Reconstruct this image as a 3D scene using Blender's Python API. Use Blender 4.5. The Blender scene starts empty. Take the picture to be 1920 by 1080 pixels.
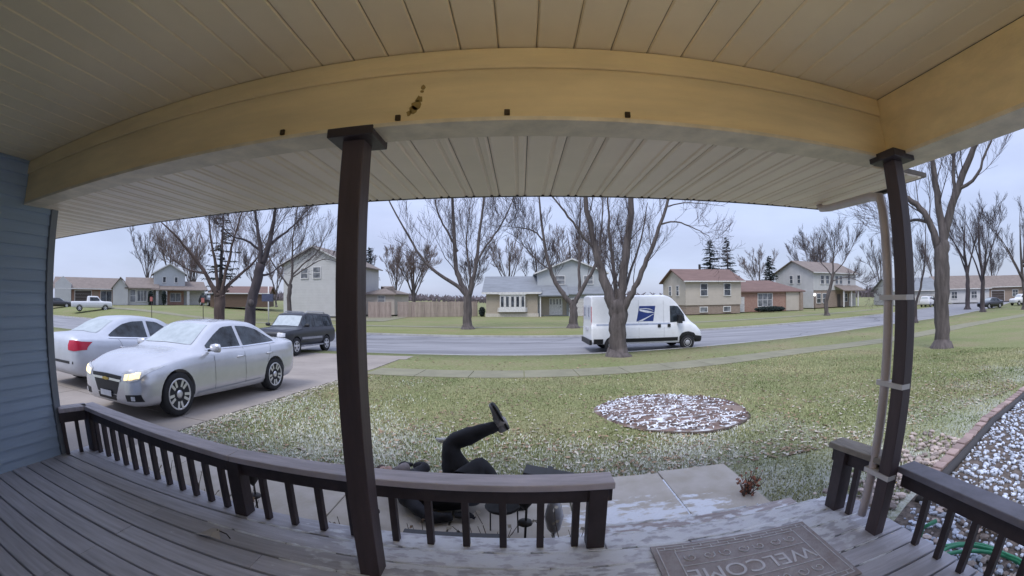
import bpy, bmesh, math, random
import numpy as np
from mathutils import Vector, Matrix
from mathutils.bvhtree import BVHTree

S = bpy.context.scene
COL = S.collection
pi = math.pi
R = math.radians

# ------------------------------------------------------------------ camera
K1, K3 = 1.26, -0.05                  # fisheye lens: theta = K1 r + K3 r^3, r = 1 at half the picture width
PITCH, ROLL, YAW = 0.025, -0.006, -0.02
CAMZ = 2.35
cd = bpy.data.cameras.new('camera')
cd.type = 'PANO'
try:
    cd.panorama_type = 'FISHEYE_LENS_POLYNOMIAL'; ck = cd
except Exception:
    ck = cd.cycles; ck.panorama_type = 'FISHEYE_LENS_POLYNOMIAL'
cd.sensor_fit = 'HORIZONTAL'
cd.sensor_width = 36.0
ck.fisheye_fov = pi
ck.fisheye_polynomial_k0 = 0.0
ck.fisheye_polynomial_k1 = -K1 / 18.0
ck.fisheye_polynomial_k2 = 0.0
ck.fisheye_polynomial_k3 = -K3 / 18.0 ** 3
ck.fisheye_polynomial_k4 = 0.0
cd.clip_start = 0.02
cd.clip_end = 3000
cam = bpy.data.objects.new('camera', cd)
COL.objects.link(cam)
def cam_axis(v):
    x, y, z = v
    x, y = math.cos(ROLL) * x - math.sin(ROLL) * y, math.sin(ROLL) * x + math.cos(ROLL) * y
    y, z = math.cos(PITCH) * y + math.sin(PITCH) * z, -math.sin(PITCH) * y + math.cos(PITCH) * z
    return Vector((math.cos(YAW) * x + math.sin(YAW) * z, -math.sin(YAW) * x + math.cos(YAW) * z, y))
rx, ry, rf_ = cam_axis((1, 0, 0)), cam_axis((0, 1, 0)), cam_axis((0, 0, 1))
M = Matrix(((rx.x, ry.x, -rf_.x, 0), (rx.y, ry.y, -rf_.y, 0), (rx.z, ry.z, -rf_.z, CAMZ), (0, 0, 0, 1)))
cam.matrix_world = M
S.camera = cam

# ------------------------------------------------------------------ sky, sun, exposure
SUN_EL, SUN_AZ = R(57), R(-150)        # azimuth from +Y (the street) towards +X
w = bpy.data.worlds.new('World'); S.world = w; w.use_nodes = True
nt = w.node_tree; nt.nodes.clear()
sky = nt.nodes.new('ShaderNodeTexSky'); sky.sky_type = 'NISHITA'; sky.sun_disc = False
sky.sun_elevation = SUN_EL; sky.sun_rotation = SUN_AZ
sky.altitude = 0; sky.air_density = 1.0; sky.dust_density = 1.0; sky.ozone_density = 2.0
# thin even cloud: the blue sky is veiled by a pale layer with soft breaks
tc = nt.nodes.new('ShaderNodeTexCoord')
mp = nt.nodes.new('ShaderNodeMapping'); mp.inputs['Scale'].default_value = (1, 1, 3.2)
nz = nt.nodes.new('ShaderNodeTexNoise'); nz.inputs['Scale'].default_value = 1.9; nz.inputs['Detail'].default_value = 5
rp = nt.nodes.new('ShaderNodeValToRGB')
rp.color_ramp.elements[0].position = 0.3; rp.color_ramp.elements[0].color = (0.78, 0.78, 0.78, 1)
rp.color_ramp.elements[1].position = 0.75; rp.color_ramp.elements[1].color = (0.95, 0.95, 0.95, 1)
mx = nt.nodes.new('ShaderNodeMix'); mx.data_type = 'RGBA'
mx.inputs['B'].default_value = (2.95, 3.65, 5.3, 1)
bg = nt.nodes.new('ShaderNodeBackground'); bg.inputs['Strength'].default_value = 0.105
wo = nt.nodes.new('ShaderNodeOutputWorld')
L = nt.links.new
L(tc.outputs['Generated'], mp.inputs['Vector']); L(mp.outputs['Vector'], nz.inputs['Vector'])
L(nz.outputs['Fac'], rp.inputs['Fac']); L(rp.outputs['Color'], mx.inputs['Factor'])
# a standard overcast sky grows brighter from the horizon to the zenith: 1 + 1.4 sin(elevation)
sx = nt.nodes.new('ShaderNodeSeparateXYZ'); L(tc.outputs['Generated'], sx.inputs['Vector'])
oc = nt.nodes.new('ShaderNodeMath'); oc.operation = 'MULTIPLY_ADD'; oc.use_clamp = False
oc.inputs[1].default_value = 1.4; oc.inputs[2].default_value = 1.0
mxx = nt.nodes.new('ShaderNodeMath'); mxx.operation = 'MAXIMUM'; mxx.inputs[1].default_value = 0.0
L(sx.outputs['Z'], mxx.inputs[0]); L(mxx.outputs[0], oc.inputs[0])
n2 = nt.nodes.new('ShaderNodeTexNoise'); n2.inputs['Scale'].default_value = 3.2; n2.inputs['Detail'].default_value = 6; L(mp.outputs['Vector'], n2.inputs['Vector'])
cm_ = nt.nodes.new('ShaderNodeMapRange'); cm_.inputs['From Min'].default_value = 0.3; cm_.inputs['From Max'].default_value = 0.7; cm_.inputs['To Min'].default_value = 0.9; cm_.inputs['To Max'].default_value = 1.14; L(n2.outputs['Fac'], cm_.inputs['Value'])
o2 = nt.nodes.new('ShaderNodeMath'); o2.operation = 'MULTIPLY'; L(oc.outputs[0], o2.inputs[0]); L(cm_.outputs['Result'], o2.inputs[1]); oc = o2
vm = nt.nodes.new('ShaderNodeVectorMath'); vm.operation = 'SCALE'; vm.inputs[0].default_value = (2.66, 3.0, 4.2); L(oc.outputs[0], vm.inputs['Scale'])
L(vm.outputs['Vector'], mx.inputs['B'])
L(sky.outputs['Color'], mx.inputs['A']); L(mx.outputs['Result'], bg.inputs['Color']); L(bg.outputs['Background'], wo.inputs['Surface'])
sl = bpy.data.lights.new('sun', 'SUN'); sl.energy = 1.2; sl.angle = R(20); sl.color = (1.0, 0.965, 0.92)
sun = bpy.data.objects.new('sun', sl); COL.objects.link(sun)
sd = Vector((math.cos(SUN_EL) * math.sin(SUN_AZ), math.cos(SUN_EL) * math.cos(SUN_AZ), math.sin(SUN_EL)))
sun.rotation_euler = sd.to_track_quat('Z', 'Y').to_euler(); sun.location = (0, 0, 30)
S.view_settings.view_transform = 'Standard'
S.view_settings.look = 'None'
S.view_settings.gamma = 1.0
S.view_settings.exposure = 0.82
S.view_settings.use_curve_mapping = False
S.cycles.max_bounces = 8
S.cycles.diffuse_bounces = 6
S.cycles.use_denoising = True

# ------------------------------------------------------------------ helpers
rnd = random.Random(7)
def s2l(*c):
    out = []
    for v in c:
        v = v / 255.0
        out.append(v / 12.92 if v <= 0.04045 else ((v + 0.055) / 1.055) ** 2.4)
    return tuple(out)

MATS = {}
def node(nt, t, **kw):
    n = nt.nodes.new(t)
    for k, v in kw.items():
        if k.startswith('i_'):
            n.inputs[k[2:].replace('_', ' ')].default_value = v
        else: setattr(n, k, v)
    return n

def mat(name, col, rough=0.6, metal=0.0, var=0.18, scale=6.0, bump=0.0, bscale=None, col2=None, stretch=None, coat=0.0, island=0.0, emit=None, es=0.0, spec=0.5):
    """Principled with a noise mottling of its own colour, optional bump and per-piece tone."""
    if name in MATS: return MATS[name]
    m = bpy.data.materials.new(name); m.use_nodes = True
    t = m.node_tree; b = t.nodes['Principled BSDF']; l = t.links.new
    b.inputs['Roughness'].default_value = rough; b.inputs['Metallic'].default_value = metal
    b.inputs['Specular IOR Level'].default_value = spec
    if coat: b.inputs['Coat Weight'].default_value = coat; b.inputs['Coat Roughness'].default_value = 0.08
    tc = node(t, 'ShaderNodeTexCoord')
    mp = node(t, 'ShaderNodeMapping')
    if stretch: mp.inputs['Scale'].default_value = stretch
    l(tc.outputs['Object'], mp.inputs['Vector'])
    n = node(t, 'ShaderNodeTexNoise'); n.inputs['Scale'].default_value = scale; n.inputs['Detail'].default_value = 6; n.inputs['Roughness'].default_value = 0.62
    l(mp.outputs['Vector'], n.inputs['Vector'])
    r = node(t, 'ShaderNodeValToRGB'); e = r.color_ramp.elements
    c2 = col2 or tuple(min(1, c * (1 + var)) for c in col)
    c1 = tuple(c * (1 - var) for c in col)
    e[0].position = 0.32; e[0].color = (*c1, 1); e[1].position = 0.68; e[1].color = (*c2, 1)
    l(n.outputs['Fac'], r.inputs['Fac'])
    out = r.outputs['Color']
    if island:
        g = node(t, 'ShaderNodeObjectInfo') if island < 0 else node(t, 'ShaderNodeNewGeometry')
        hs = node(t, 'ShaderNodeHueSaturation')
        mr = node(t, 'ShaderNodeMapRange'); mr.inputs['To Min'].default_value = 1 - abs(island); mr.inputs['To Max'].default_value = 1 + abs(island)
        l(g.outputs['Random'] if island < 0 else g.outputs['Random Per Island'], mr.inputs['Value']); l(mr.outputs['Result'], hs.inputs['Value'])
        l(out, hs.inputs['Color']); out = hs.outputs['Color']
    l(out, b.inputs['Base Color'])
    if bump:
        n2 = node(t, 'ShaderNodeTexNoise'); n2.inputs['Scale'].default_value = bscale or scale * 5; n2.inputs['Detail'].default_value = 5
        l(mp.outputs['Vector'], n2.inputs['Vector'])
        bp = node(t, 'ShaderNodeBump'); bp.inputs['Strength'].default_value = bump; bp.inputs['Distance'].default_value = 0.02
        l(n2.outputs['Fac'], bp.inputs['Height']); l(bp.outputs['Normal'], b.inputs['Normal'])
    if emit: b.inputs['Emission Color'].default_value = (*emit, 1); b.inputs['Emission Strength'].default_value = es
    MATS[name] = m
    return m

def glass(name, col, rough=0.06):
    m = mat(name, col, rough=rough, var=0.25, scale=1.5, spec=0.8)
    return m

class MB:
    def __init__(s): s.v = []; s.f = []; s.sm = []
    def add(s, vs, fs, smooth=False):
        o = len(s.v); s.v.extend(tuple(v) for v in vs); s.f.extend(tuple(o + i for i in f) for f in fs); s.sm.extend([smooth] * len(fs)); return s
    def box(s, x0, x1, y0, y1, z0, z1):
        return s.add([(x0, y0, z0), (x1, y0, z0), (x1, y1, z0), (x0, y1, z0), (x0, y0, z1), (x1, y0, z1), (x1, y1, z1), (x0, y1, z1)],
                     [(0, 3, 2, 1), (4, 5, 6, 7), (0, 1, 5, 4), (1, 2, 6, 5), (2, 3, 7, 6), (3, 0, 4, 7)])
    def bar(s, p, q, w, h, up=(0, 0, 1)):
        p, q = Vector(p), Vector(q); d = (q - p).normalized(); u = Vector(up)
        r = d.cross(u).normalized() * (w / 2); u = r.cross(d).normalized() * (h / 2)
        vs = [p - r - u, p + r - u, p + r + u, p - r + u, q - r - u, q + r - u, q + r + u, q - r + u]
        return s.add(vs, [(0, 1, 2, 3), (7, 6, 5, 4), (4, 5, 1, 0), (5, 6, 2, 1), (6, 7, 3, 2), (7, 4, 0, 3)])
    def tube(s, pts, rad, n=6, cap=True, smooth=True):
        pts = [Vector(p) for p in pts]; k = len(pts)
        if not hasattr(rad, '__len__'): rad = [rad] * k
        vs = []; a = None
        for i, p in enumerate(pts):
            d = (pts[min(i + 1, k - 1)] - pts[max(i - 1, 0)])
            if d.length < 1e-9: d = Vector((0, 0, 1))
            d.normalize()
            if a is None:
                a = d.orthogonal().normalized()
            else:
                a = a - d * a.dot(d)
                a = a.normalized() if a.length > 1e-6 else d.orthogonal().normalized()
            b = d.cross(a)
            for j in range(n):
                t = 2 * pi * j / n
                vs.append(p + (a * math.cos(t) + b * math.sin(t)) * rad[i])
        fs = [(i * n + j, i * n + (j + 1) % n, (i + 1) * n + (j + 1) % n, (i + 1) * n + j) for i in range(k - 1) for j in range(n)]
        if cap: fs += [tuple(range(n - 1, -1, -1)), tuple((k - 1) * n + j for j in range(n))]
        return s.add(vs, fs, smooth)
    def lathe(s, prof, n=20, c=(0, 0, 0), axis='z', smooth=True):
        vs = []; k = len(prof)
        for r, h in prof:
            for j in range(n):
                t = 2 * pi * j / n; x, y = r * math.cos(t), r * math.sin(t)
                v = (x, y, h) if axis == 'z' else ((x, h, y) if axis == 'y' else (h, x, y))
                vs.append((v[0] + c[0], v[1] + c[1], v[2] + c[2]))
        fs = [(i * n + j, i * n + (j + 1) % n, (i + 1) * n + (j + 1) % n, (i + 1) * n + j) for i in range(k - 1) for j in range(n)]
        fs += [tuple(range(n - 1, -1, -1)), tuple((k - 1) * n + j for j in range(n))]
        return s.add(vs, fs, smooth)
    def prism(s, poly, a0, a1, axis='y'):
        n = len(poly)
        def P(u, v, a): return (u, a, v) if axis == 'y' else ((a, u, v) if axis == 'x' else (u, v, a))
        vs = [P(u, v, a0) for u, v in poly] + [P(u, v, a1) for u, v in poly]
        fs = [tuple(range(n)), tuple(range(2 * n - 1, n - 1, -1))] + [(i, n + i, n + (i + 1) % n, (i + 1) % n) for i in range(n)]
        return s.add(vs, fs)
    def mesh(s, name):
        me = bpy.data.meshes.new(name); me.from_pydata(s.v, [], s.f)
        if any(s.sm): me.polygons.foreach_set('use_smooth', s.sm)
        me.update(); return me
    def build(s, name, m=None, parent=None, bevel=0.0, loc=None, fix=False):
        me = s.mesh(name)
        if fix:
            bm = bmesh.new(); bm.from_mesh(me); bmesh.ops.recalc_face_normals(bm, faces=bm.faces); bm.to_mesh(me); bm.free()
        return obj(name, me, m, parent, bevel, loc)

def obj(name, me, m=None, parent=None, bevel=0.0, loc=None):
    o = bpy.data.objects.new(name, me); COL.objects.link(o)
    if m is not None and not me.materials: me.materials.append(m)
    if parent: o.parent = parent
    if loc: o.location = loc
    if bevel:
        md = o.modifiers.new('bevel', 'BEVEL'); md.width = bevel; md.segments = 2; md.limit_method = 'ANGLE'; md.angle_limit = R(40)
    return o
def tag(o, label=None, cat=None, group=None, kind=None):
    if label: o['label'] = label
    if cat: o['category'] = cat
    if group: o['group'] = group
    if kind: o['kind'] = kind
    return o
def thing(name, label, cat, loc=(0, 0, 0), rz=0, group=None, scale=1.0):
    o = bpy.data.objects.new(name, None); COL.objects.link(o); o.empty_display_size = 0.2
    o.location = loc; o.rotation_euler = (0, 0, rz); o.scale = (scale,) * 3
    return tag(o, label, cat, group)
def copy_tree(o, parent=None):
    c = o.copy(); COL.objects.link(c); c.parent = parent
    for ch in o.children: copy_tree(ch, c)
    return c
def lerp(a, b, t): return a + (b - a) * t
def sstep(t): t = max(0.0, min(1.0, t)); return t * t * (3 - 2 * t)
# ------------------------------------------------------------------ the lie of the land (metres; the doorbell camera hangs at 0,0,2.35)
GPY = [-40, 0, 3.0, 5, 8, 12, 16, 30, 500]
GPZ = [0.60, 0.60, 0.58, 0.53, 0.38, 0.15, 0.0, 0.0, 0.0]
def gz(x, y):
    z = float(np.interp(y, GPY, GPZ))
    z += 1.15 * sstep((-x - 24) / 26) * sstep((y - 26) / 12)          # the far left lots lie a little higher
    return z
C_SWN = ([-90, -5, 0, 2.3, 5.3, 10.8, 18, 24, 31, 46, 80, 120], [10.9, 10.8, 10.5, 10.9, 11.6, 13.2, 14.0, 15.2, 16.6, 18.0, 20, 24])
C_RN = ([-90, -30, -7, 0, 3, 9, 16, 26, 43, 70, 120], [19.5, 17.6, 17.0, 16.6, 16.8, 18.0, 19.6, 22.4, 25.6, 33, 50])
C_RF = ([-90, -30, -10, -3, 3.3, 14, 23, 39, 60, 80, 120], [29, 27.3, 26.4, 25.3, 24.9, 27.4, 29.4, 34, 41, 49, 66])
def smooth_curve(c):
    xs = np.linspace(-90, 120, 211); ys = np.interp(xs, *c)
    k = np.hanning(9); k /= k.sum(); yp = np.pad(ys, 4, mode='edge')
    return xs, np.convolve(yp, k, 'valid')
_swn, _rn, _rf = smooth_curve(C_SWN), smooth_curve(C_RN), smooth_curve(C_RF)
def swn(x): return float(np.interp(x, *_swn))
def rn(x): return float(np.interp(x, *_rn))
def rf(x): return float(np.interp(x, *_rf))
def swf(x): return min(swn(x) + 1.55, rn(x) - 2.2)
def fsn(x): return rf(x) + 6.4
XS = sorted(set([-400, -250, -160, -120] + list(np.arange(-90, -20, 5.0)) + list(np.arange(-20, 24, 1.0)) + list(np.arange(24, 60, 4.0)) + [60, 70, 80, 95, 120, 160, 250, 400]))

def ground_material(name, frost):
    m = bpy.data.materials.new(name); m.use_nodes = True; t = m.node_tree; l = t.links.new; b = t.nodes['Principled BSDF']
    b.inputs['Roughness'].default_value = 0.9; b.inputs['Specular IOR Level'].default_value = 0.15
    g = node(t, 'ShaderNodeNewGeometry')
    def nz(sc, det=6, rough=0.6):
        n = node(t, 'ShaderNodeTexNoise'); n.inputs['Scale'].default_value = sc; n.inputs['Detail'].default_value = det; n.inputs['Roughness'].default_value = rough
        l(g.outputs['Position'], n.inputs['Vector']); return n
    def ramp(src, stops):
        r = node(t, 'ShaderNodeValToRGB'); e = r.color_ramp.elements
        e[0].position, e[0].color = stops[0][0], (*stops[0][1], 1); e[1].position, e[1].color = stops[-1][0], (*stops[-1][1], 1)
        for p, c in stops[1:-1]:
            k = e.new(p); k.color = (*c, 1)
        l(src, r.inputs['Fac']); return r
    def mix(f, a, bb):
        x = node(t, 'ShaderNodeMix', data_type='RGBA'); l(f, x.inputs['Factor']); l(a, x.inputs['A']); l(bb, x.inputs['B']); return x.outputs['Result']
    base = ramp(nz(0.28, 5).outputs['Fac'], [(0.35, (0.17, 0.21, 0.075)), (0.5, (0.22, 0.235, 0.105)), (0.66, (0.27, 0.225, 0.14))])
    fine = ramp(nz(13, 5, 0.7).outputs['Fac'], [(0.35, (0.10, 0.11, 0.045)), (0.5, (0.19, 0.20, 0.09)), (0.7, (0.37, 0.33, 0.22))])
    x = node(t, 'ShaderNodeMix', data_type='RGBA'); x.inputs['Factor'].default_value = 0.5
    l(base.outputs['Color'], x.inputs['A']); l(fine.outputs['Color'], x.inputs['B']); out = x.outputs['Result']
    if frost:
        # thin frost: strongest in the lee of the porch, fading across the lawn
        sp = node(t, 'ShaderNodeSeparateXYZ'); l(g.outputs['Position'], sp.inputs['Vector'])
        mr = node(t, 'ShaderNodeMapRange'); mr.inputs['From Min'].default_value = 2.5; mr.inputs['From Max'].default_value = 9.0
        mr.inputs['To Min'].default_value = 0.15; mr.inputs['To Max'].default_value = -0.22
        l(sp.outputs['Y'], mr.inputs['Value'])
        big = nz(0.55, 3); fn = nz(26, 4, 0.7)
        a1 = node(t, 'ShaderNodeMath', operation='ADD'); l(big.outputs['Fac'], a1.inputs[0]); l(fn.outputs['Fac'], a1.inputs[1])
        a2 = node(t, 'ShaderNodeMath', operation='MULTIPLY'); l(a1.outputs[0], a2.inputs[0]); a2.inputs[1].default_value = 0.5
        a3 = node(t, 'ShaderNodeMath', operation='ADD'); l(a2.outputs[0], a3.inputs[0]); l(mr.outputs['Result'], a3.inputs[1])
        fr = ramp(a3.outputs[0], [(0.5, (0, 0, 0)), (0.72, (0.75, 0.75, 0.75))])
        c = node(t, 'ShaderNodeRGB'); c.outputs[0].default_value = (0.52, 0.54, 0.53, 1)
        out = mix(fr.outputs['Color'], out, c.outputs[0])
    l(out, b.inputs['Base Color'])
    bp = node(t, 'ShaderNodeBump'); bp.inputs['Strength'].default_value = 0.6; bp.inputs['Distance'].default_value = 0.05
    l(nz(22, 5).outputs['Fac'], bp.inputs['Height']); l(bp.outputs['Normal'], b.inputs['Normal'])
    return m
M_LAWN = ground_material('lawn', True)

# lawn and everything beyond as one sheet; the carriageway is cut a little below it
m = MB(); rows = None
for x in XS:
    keys = [-60, -6, 0, 1.5, 3.0, 4.2, 5.5, 7.0, 8.6, swn(x) - 0.7, swn(x) - 0.02, swf(x) + 0.02, 0.5 * (swf(x) + rn(x)), rn(x) - 0.14, rn(x) - 0.12, rf(x) + 0.12, rf(x) + 0.14, fsn(x), fsn(x) + 1.3, fsn(x) + 8, fsn(x) + 16, fsn(x) + 30, 110, 200, 500, 1500]
    if rows is None: rows = len(keys)
    keys = list(np.maximum.accumulate(np.array(keys) + np.arange(len(keys)) * 1e-4))
    for j, y in enumerate(keys):
        z = gz(x, y)
        if j in (14, 15): z -= 0.22
        if -3.76 <= x <= 2.2 and y < 1.9: z -= 0.3
        m.v.append((x, y, z))
n = rows
m.f = [(i * n + j, (i + 1) * n + j, (i + 1) * n + j + 1, i * n + j + 1) for i in range(len(XS) - 1) for j in range(n - 1)]
m.sm = [True] * len(m.f)
tag(m.build('ground', M_LAWN), kind='structure', label='thin brown green lawn with frost and leaf litter')

def strip(name, mt, x0, x1, lo, hi, dz, label, nrow=3, step=1.0, thick=0.0):
    mb = MB(); xs = list(np.arange(x0, x1 + 1e-6, step)); k = nrow
    for x in xs:
        for j in range(k):
            y = lerp(lo(x), hi(x), j / (k - 1)); mb.v.append((x, y, gz(x, y) + dz))
    q = [(i * k + j, (i + 1) * k + j, (i + 1) * k + j + 1, i * k + j + 1) for i in range(len(xs) - 1) for j in range(k - 1)]
    mb.f = q; mb.sm = [True] * len(q)
    return tag(mb.build(name, mt), kind='structure', label=label)

M_ASPH = mat('asphalt', (0.215, 0.215, 0.228), 0.75, var=0.28, scale=0.6, bump=0.3, bscale=60, stretch=(0.25, 1.8, 1), col2=(0.285, 0.285, 0.30))
M_CONC = mat('concrete', (0.215, 0.205, 0.135), 0.85, var=0.16, scale=1.4, bump=0.25, bscale=45)
M_DRIVE = mat('driveway_concrete', (0.29, 0.255, 0.225), 0.85, var=0.14, scale=0.7, bump=0.2, bscale=50)
M_KERB = mat('kerb_concrete', (0.36, 0.355, 0.34), 0.85, var=0.2, scale=2.0, bump=0.2)
road = strip('road', M_ASPH, -90, 120, lambda x: rn(x) - 0.02, lambda x: rf(x) + 0.02, -0.09, 'pale worn grey residential street', nrow=9)
for nm, fn, s in (('near', rn, -1), ('far', rf, 1)):
    mb = MB(); xs = list(np.arange(-90, 120.5, 1.0))
    for x in xs:
        y = fn(x); z = gz(x, y)
        gap = 0.05 if (nm == 'near' and -10.4 < x < -4.4) else 0.0
        mb.v += [(x, y - s * 0.02, z - 0.15), (x, y - s * 0.0, z + 0.012 - gap), (x, y + s * 0.16, z + 0.016 - gap), (x, y + s * 0.16, z - 0.15)]
    mb.f = [(i * 4 + j, (i + 1) * 4 + j, (i + 1) * 4 + j + 1, i * 4 + j + 1) if s < 0 else (i * 4 + j + 1, (i + 1) * 4 + j + 1, (i + 1) * 4 + j, i * 4 + j) for i in range(len(xs) - 1) for j in range(3)]
    tag(mb.build('kerb', M_KERB), kind='structure', label='low concrete kerb along the %s side of the street' % nm)
rc = random.Random(31); mb = MB()
for i in range(26):                                                  # tar-filled cracks wandering over the carriageway
    x = rc.uniform(-30, 45); y = rc.uniform(rn(x) + 0.6, rf(x) - 0.6); a = rc.choice([0.15, 0.1, 1.4, 1.7]) + rc.uniform(-.2, .2); w_ = rc.uniform(0.025, 0.07); L_ = []; U_ = []
    for k in range(rc.randint(8, 22)):
        if not rn(x) + 0.2 < y < rf(x) - 0.2: break
        nx, ny = -math.sin(a) * w_ * rc.uniform(.5, 1), math.cos(a) * w_ * rc.uniform(.5, 1); L_.append((x + nx, y + ny, gz(x, y) - 0.086)); U_.append((x - nx, y - ny, gz(x, y) - 0.086))
        a += rc.uniform(-.35, .35); x += math.cos(a) * 0.5; y += math.sin(a) * 0.5
    o = len(mb.v); n_ = len(L_); mb.v += L_ + U_; mb.f += [(o + k, o + k + 1, o + n_ + k + 1, o + n_ + k) for k in range(n_ - 1)]
mb.sm = [False] * len(mb.f); tag(mb.build('road_cracks', mat('tar', (0.07, 0.07, 0.075), 0.7), fix=True), 'dark sealed cracks in the street surface', 'road cracks', kind='stuff')
# pavement slabs: each slab a piece of its own near the house
sw = bpy.data.objects.new('sidewalk', None); COL.objects.link(sw); tag(sw, 'pale concrete sidewalk crossing the front lawn', kind='structure')
x = -4.4
while x < 60:
    dx = 1.5 if x < 20 else 3.0
    a, b = x + 0.012, x + dx - 0.012
    mb = MB(); P = []
    for xx in (a, b):
        for y in (swn(xx), 0.5 * (swn(xx) + swf(xx)), swf(xx)): P.append((xx, y, gz(xx, y)))
    top = [(p[0], p[1], p[2] + 0.018) for p in P]; bot = [(p[0], p[1], p[2] - 0.06) for p in P]
    mb.add(top + bot, [(0, 3, 4, 1), (1, 4, 5, 2), (6, 9, 3, 0), (2, 5, 11, 8), (0, 1, 7, 6), (1, 2, 8, 7), (3, 9, 10, 4), (4, 10, 11, 5)])
    mb.build('slab', M_CONC, sw); x += dx
strip('far_sidewalk', M_CONC, -90, 120, fsn, lambda x: fsn(x) + 1.25, 0.02, 'thin pale sidewalk on the far side of the street')
# driveway in poured panels
dr = bpy.data.objects.new('driveway', None); COL.objects.link(dr); tag(dr, 'wide concrete driveway under the parked cars', kind='structure')
ys = [1.85, 4.6, 7.4, 10.2, 12.6, 14.8, 17.0]
for i in range(6):
    for x0, x1 in ((-12.2, -8.5), (-8.48, -4.56)):
        y0, y1 = ys[i], ys[i + 1] - 0.018
        if i == 5: y0_, x1 = y0, (x1 + 0.25 if x1 > -5 else x1)
        k = 5; mb = MB()
        for j in range(k):
            y = lerp(y0, y1, j / (k - 1)); z = gz(-6, y) + 0.02 - (0.06 * sstep((y - 15.8) / 1.2))
            mb.v += [(x0, y, z), (x1, y, z), (x0, y, z - 0.1), (x1, y, z - 0.1)]
        for j in range(k - 1):
            o = 4 * j; mb.f += [(o, o + 1, o + 5, o + 4), (o + 1, o + 3, o + 7, o + 5), (o + 2, o, o + 4, o + 6)]
        mb.f += [(0, 2, 3, 1), (4 * k - 4, 4 * k - 3, 4 * k - 1, 4 * k - 2)]; mb.sm = [False] * len(mb.f)
        mb.build('panel', M_DRIVE, dr)
tag(MB().box(-30, -14, 40, 52, gz(-22, 46) + 0.02, gz(-22, 46) + 0.03).build('far_path', M_CONC), kind='structure', label='pale concrete path in the field beyond the street')

# ------------------------------------------------------------------ snow-dusted surfaces
def snowy(name, col, var, rough, x0, x1, y0, y1, amount, scale=9.0, grain=None, col2=None, island=0.12):
    """own colour plus a thin drift of snow blown in over the edge at x0..x1, y0..y1 (world metres)"""
    m = bpy.data.materials.new(name); m.use_nodes = True; t = m.node_tree; l = t.links.new; b = t.nodes['Principled BSDF']
    b.inputs['Roughness'].default_value = rough; b.inputs['Specular IOR Level'].default_value = 0.3
    g = node(t, 'ShaderNodeNewGeometry'); tc = node(t, 'ShaderNodeTexCoord'); mp = node(t, 'ShaderNodeMapping')
    if grain: mp.inputs['Scale'].default_value = grain
    l(g.outputs['Position'], mp.inputs['Vector'])
    n = node(t, 'ShaderNodeTexNoise'); n.inputs['Scale'].default_value = 5; n.inputs['Detail'].default_value = 6; l(mp.outputs['Vector'], n.inputs['Vector'])
    r = node(t, 'ShaderNodeValToRGB'); e = r.color_ramp.elements; e[0].position = 0.3; e[1].position = 0.7
    e[0].color = (*[c * (1 - var) for c in col], 1); e[1].color = (*(col2 or [c * (1 + var) for c in col]), 1); l(n.outputs['Fac'], r.inputs['Fac'])
    oi = node(t, 'ShaderNodeObjectInfo'); hs = node(t, 'ShaderNodeHueSaturation'); mo = node(t, 'ShaderNodeMapRange'); mo.inputs['To Min'].default_value = 1 - island; mo.inputs['To Max'].default_value = 1 + island
    l(oi.outputs['Random'], mo.inputs['Value']); l(mo.outputs['Result'], hs.inputs['Value']); l(r.outputs['Color'], hs.inputs['Color'])
    sp = node(t, 'ShaderNodeSeparateXYZ'); l(g.outputs['Position'], sp.inputs['Vector'])
    def rng(src, a, bb):
        k = node(t, 'ShaderNodeMapRange', interpolation_type='SMOOTHSTEP'); k.inputs['From Min'].default_value = a; k.inputs['From Max'].default_value = bb; l(src, k.inputs['Value']); return k.outputs['Result']
    def mul(a, bb):
        k = node(t, 'ShaderNodeMath', operation='MULTIPLY'); l(a, k.inputs[0])
        if isinstance(bb, float): k.inputs[1].default_value = bb
        else: l(bb, k.inputs[1])
        return k.outputs[0]
    mask = mul(rng(sp.outputs['X'], x0 - 0.45, x0 + 0.45), rng(sp.outputs['X'], x1 + 0.3, x1 - 0.3))
    mask = mul(mask, mul(rng(sp.outputs['Y'], y0 - 0.3, y0 + 0.3), rng(sp.outputs['Y'], y1 + 0.35, y1 - 0.35)))
    n2 = node(t, 'ShaderNodeTexNoise'); n2.inputs['Scale'].default_value = scale; n2.inputs['Detail'].default_value = 5; n2.inputs['Roughness'].default_value = 0.6
    mp2 = node(t, 'ShaderNodeMapping'); mp2.inputs['Scale'].default_value = (0.6, 1.3, 1); l(g.outputs['Position'], mp2.inputs['Vector']); l(mp2.outputs['Vector'], n2.inputs['Vector'])
    s = node(t, 'ShaderNodeMath', operation='MULTIPLY_ADD'); l(mask, s.inputs[0]); s.inputs[1].default_value = amount; l(n2.outputs['Fac'], s.inputs[2])
    r2 = node(t, 'ShaderNodeValToRGB'); r2.color_ramp.elements[0].position = 0.70; r2.color_ramp.elements[1].position = 0.80; l(s.outputs[0], r2.inputs['Fac'])
    x = node(t, 'ShaderNodeMix', data_type='RGBA'); x.inputs['B'].default_value = (0.74, 0.77, 0.82, 1)
    sc = mul(r2.outputs['Color'], 0.85); l(sc, x.inputs['Factor']); l(hs.outputs['Color'], x.inputs['A']); l(x.outputs['Result'], b.inputs['Base Color'])
    bp = node(t, 'ShaderNodeBump'); bp.inputs['Strength'].default_value = 0.25; bp.inputs['Distance'].default_value = 0.01
    n3 = node(t, 'ShaderNodeTexNoise'); n3.inputs['Scale'].default_value = 40; l(mp.outputs['Vector'], n3.inputs['Vector']); l(n3.outputs['Fac'], bp.inputs['Height']); l(bp.outputs['Normal'], b.inputs['Normal'])
    MATS[name] = m; return m

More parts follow.
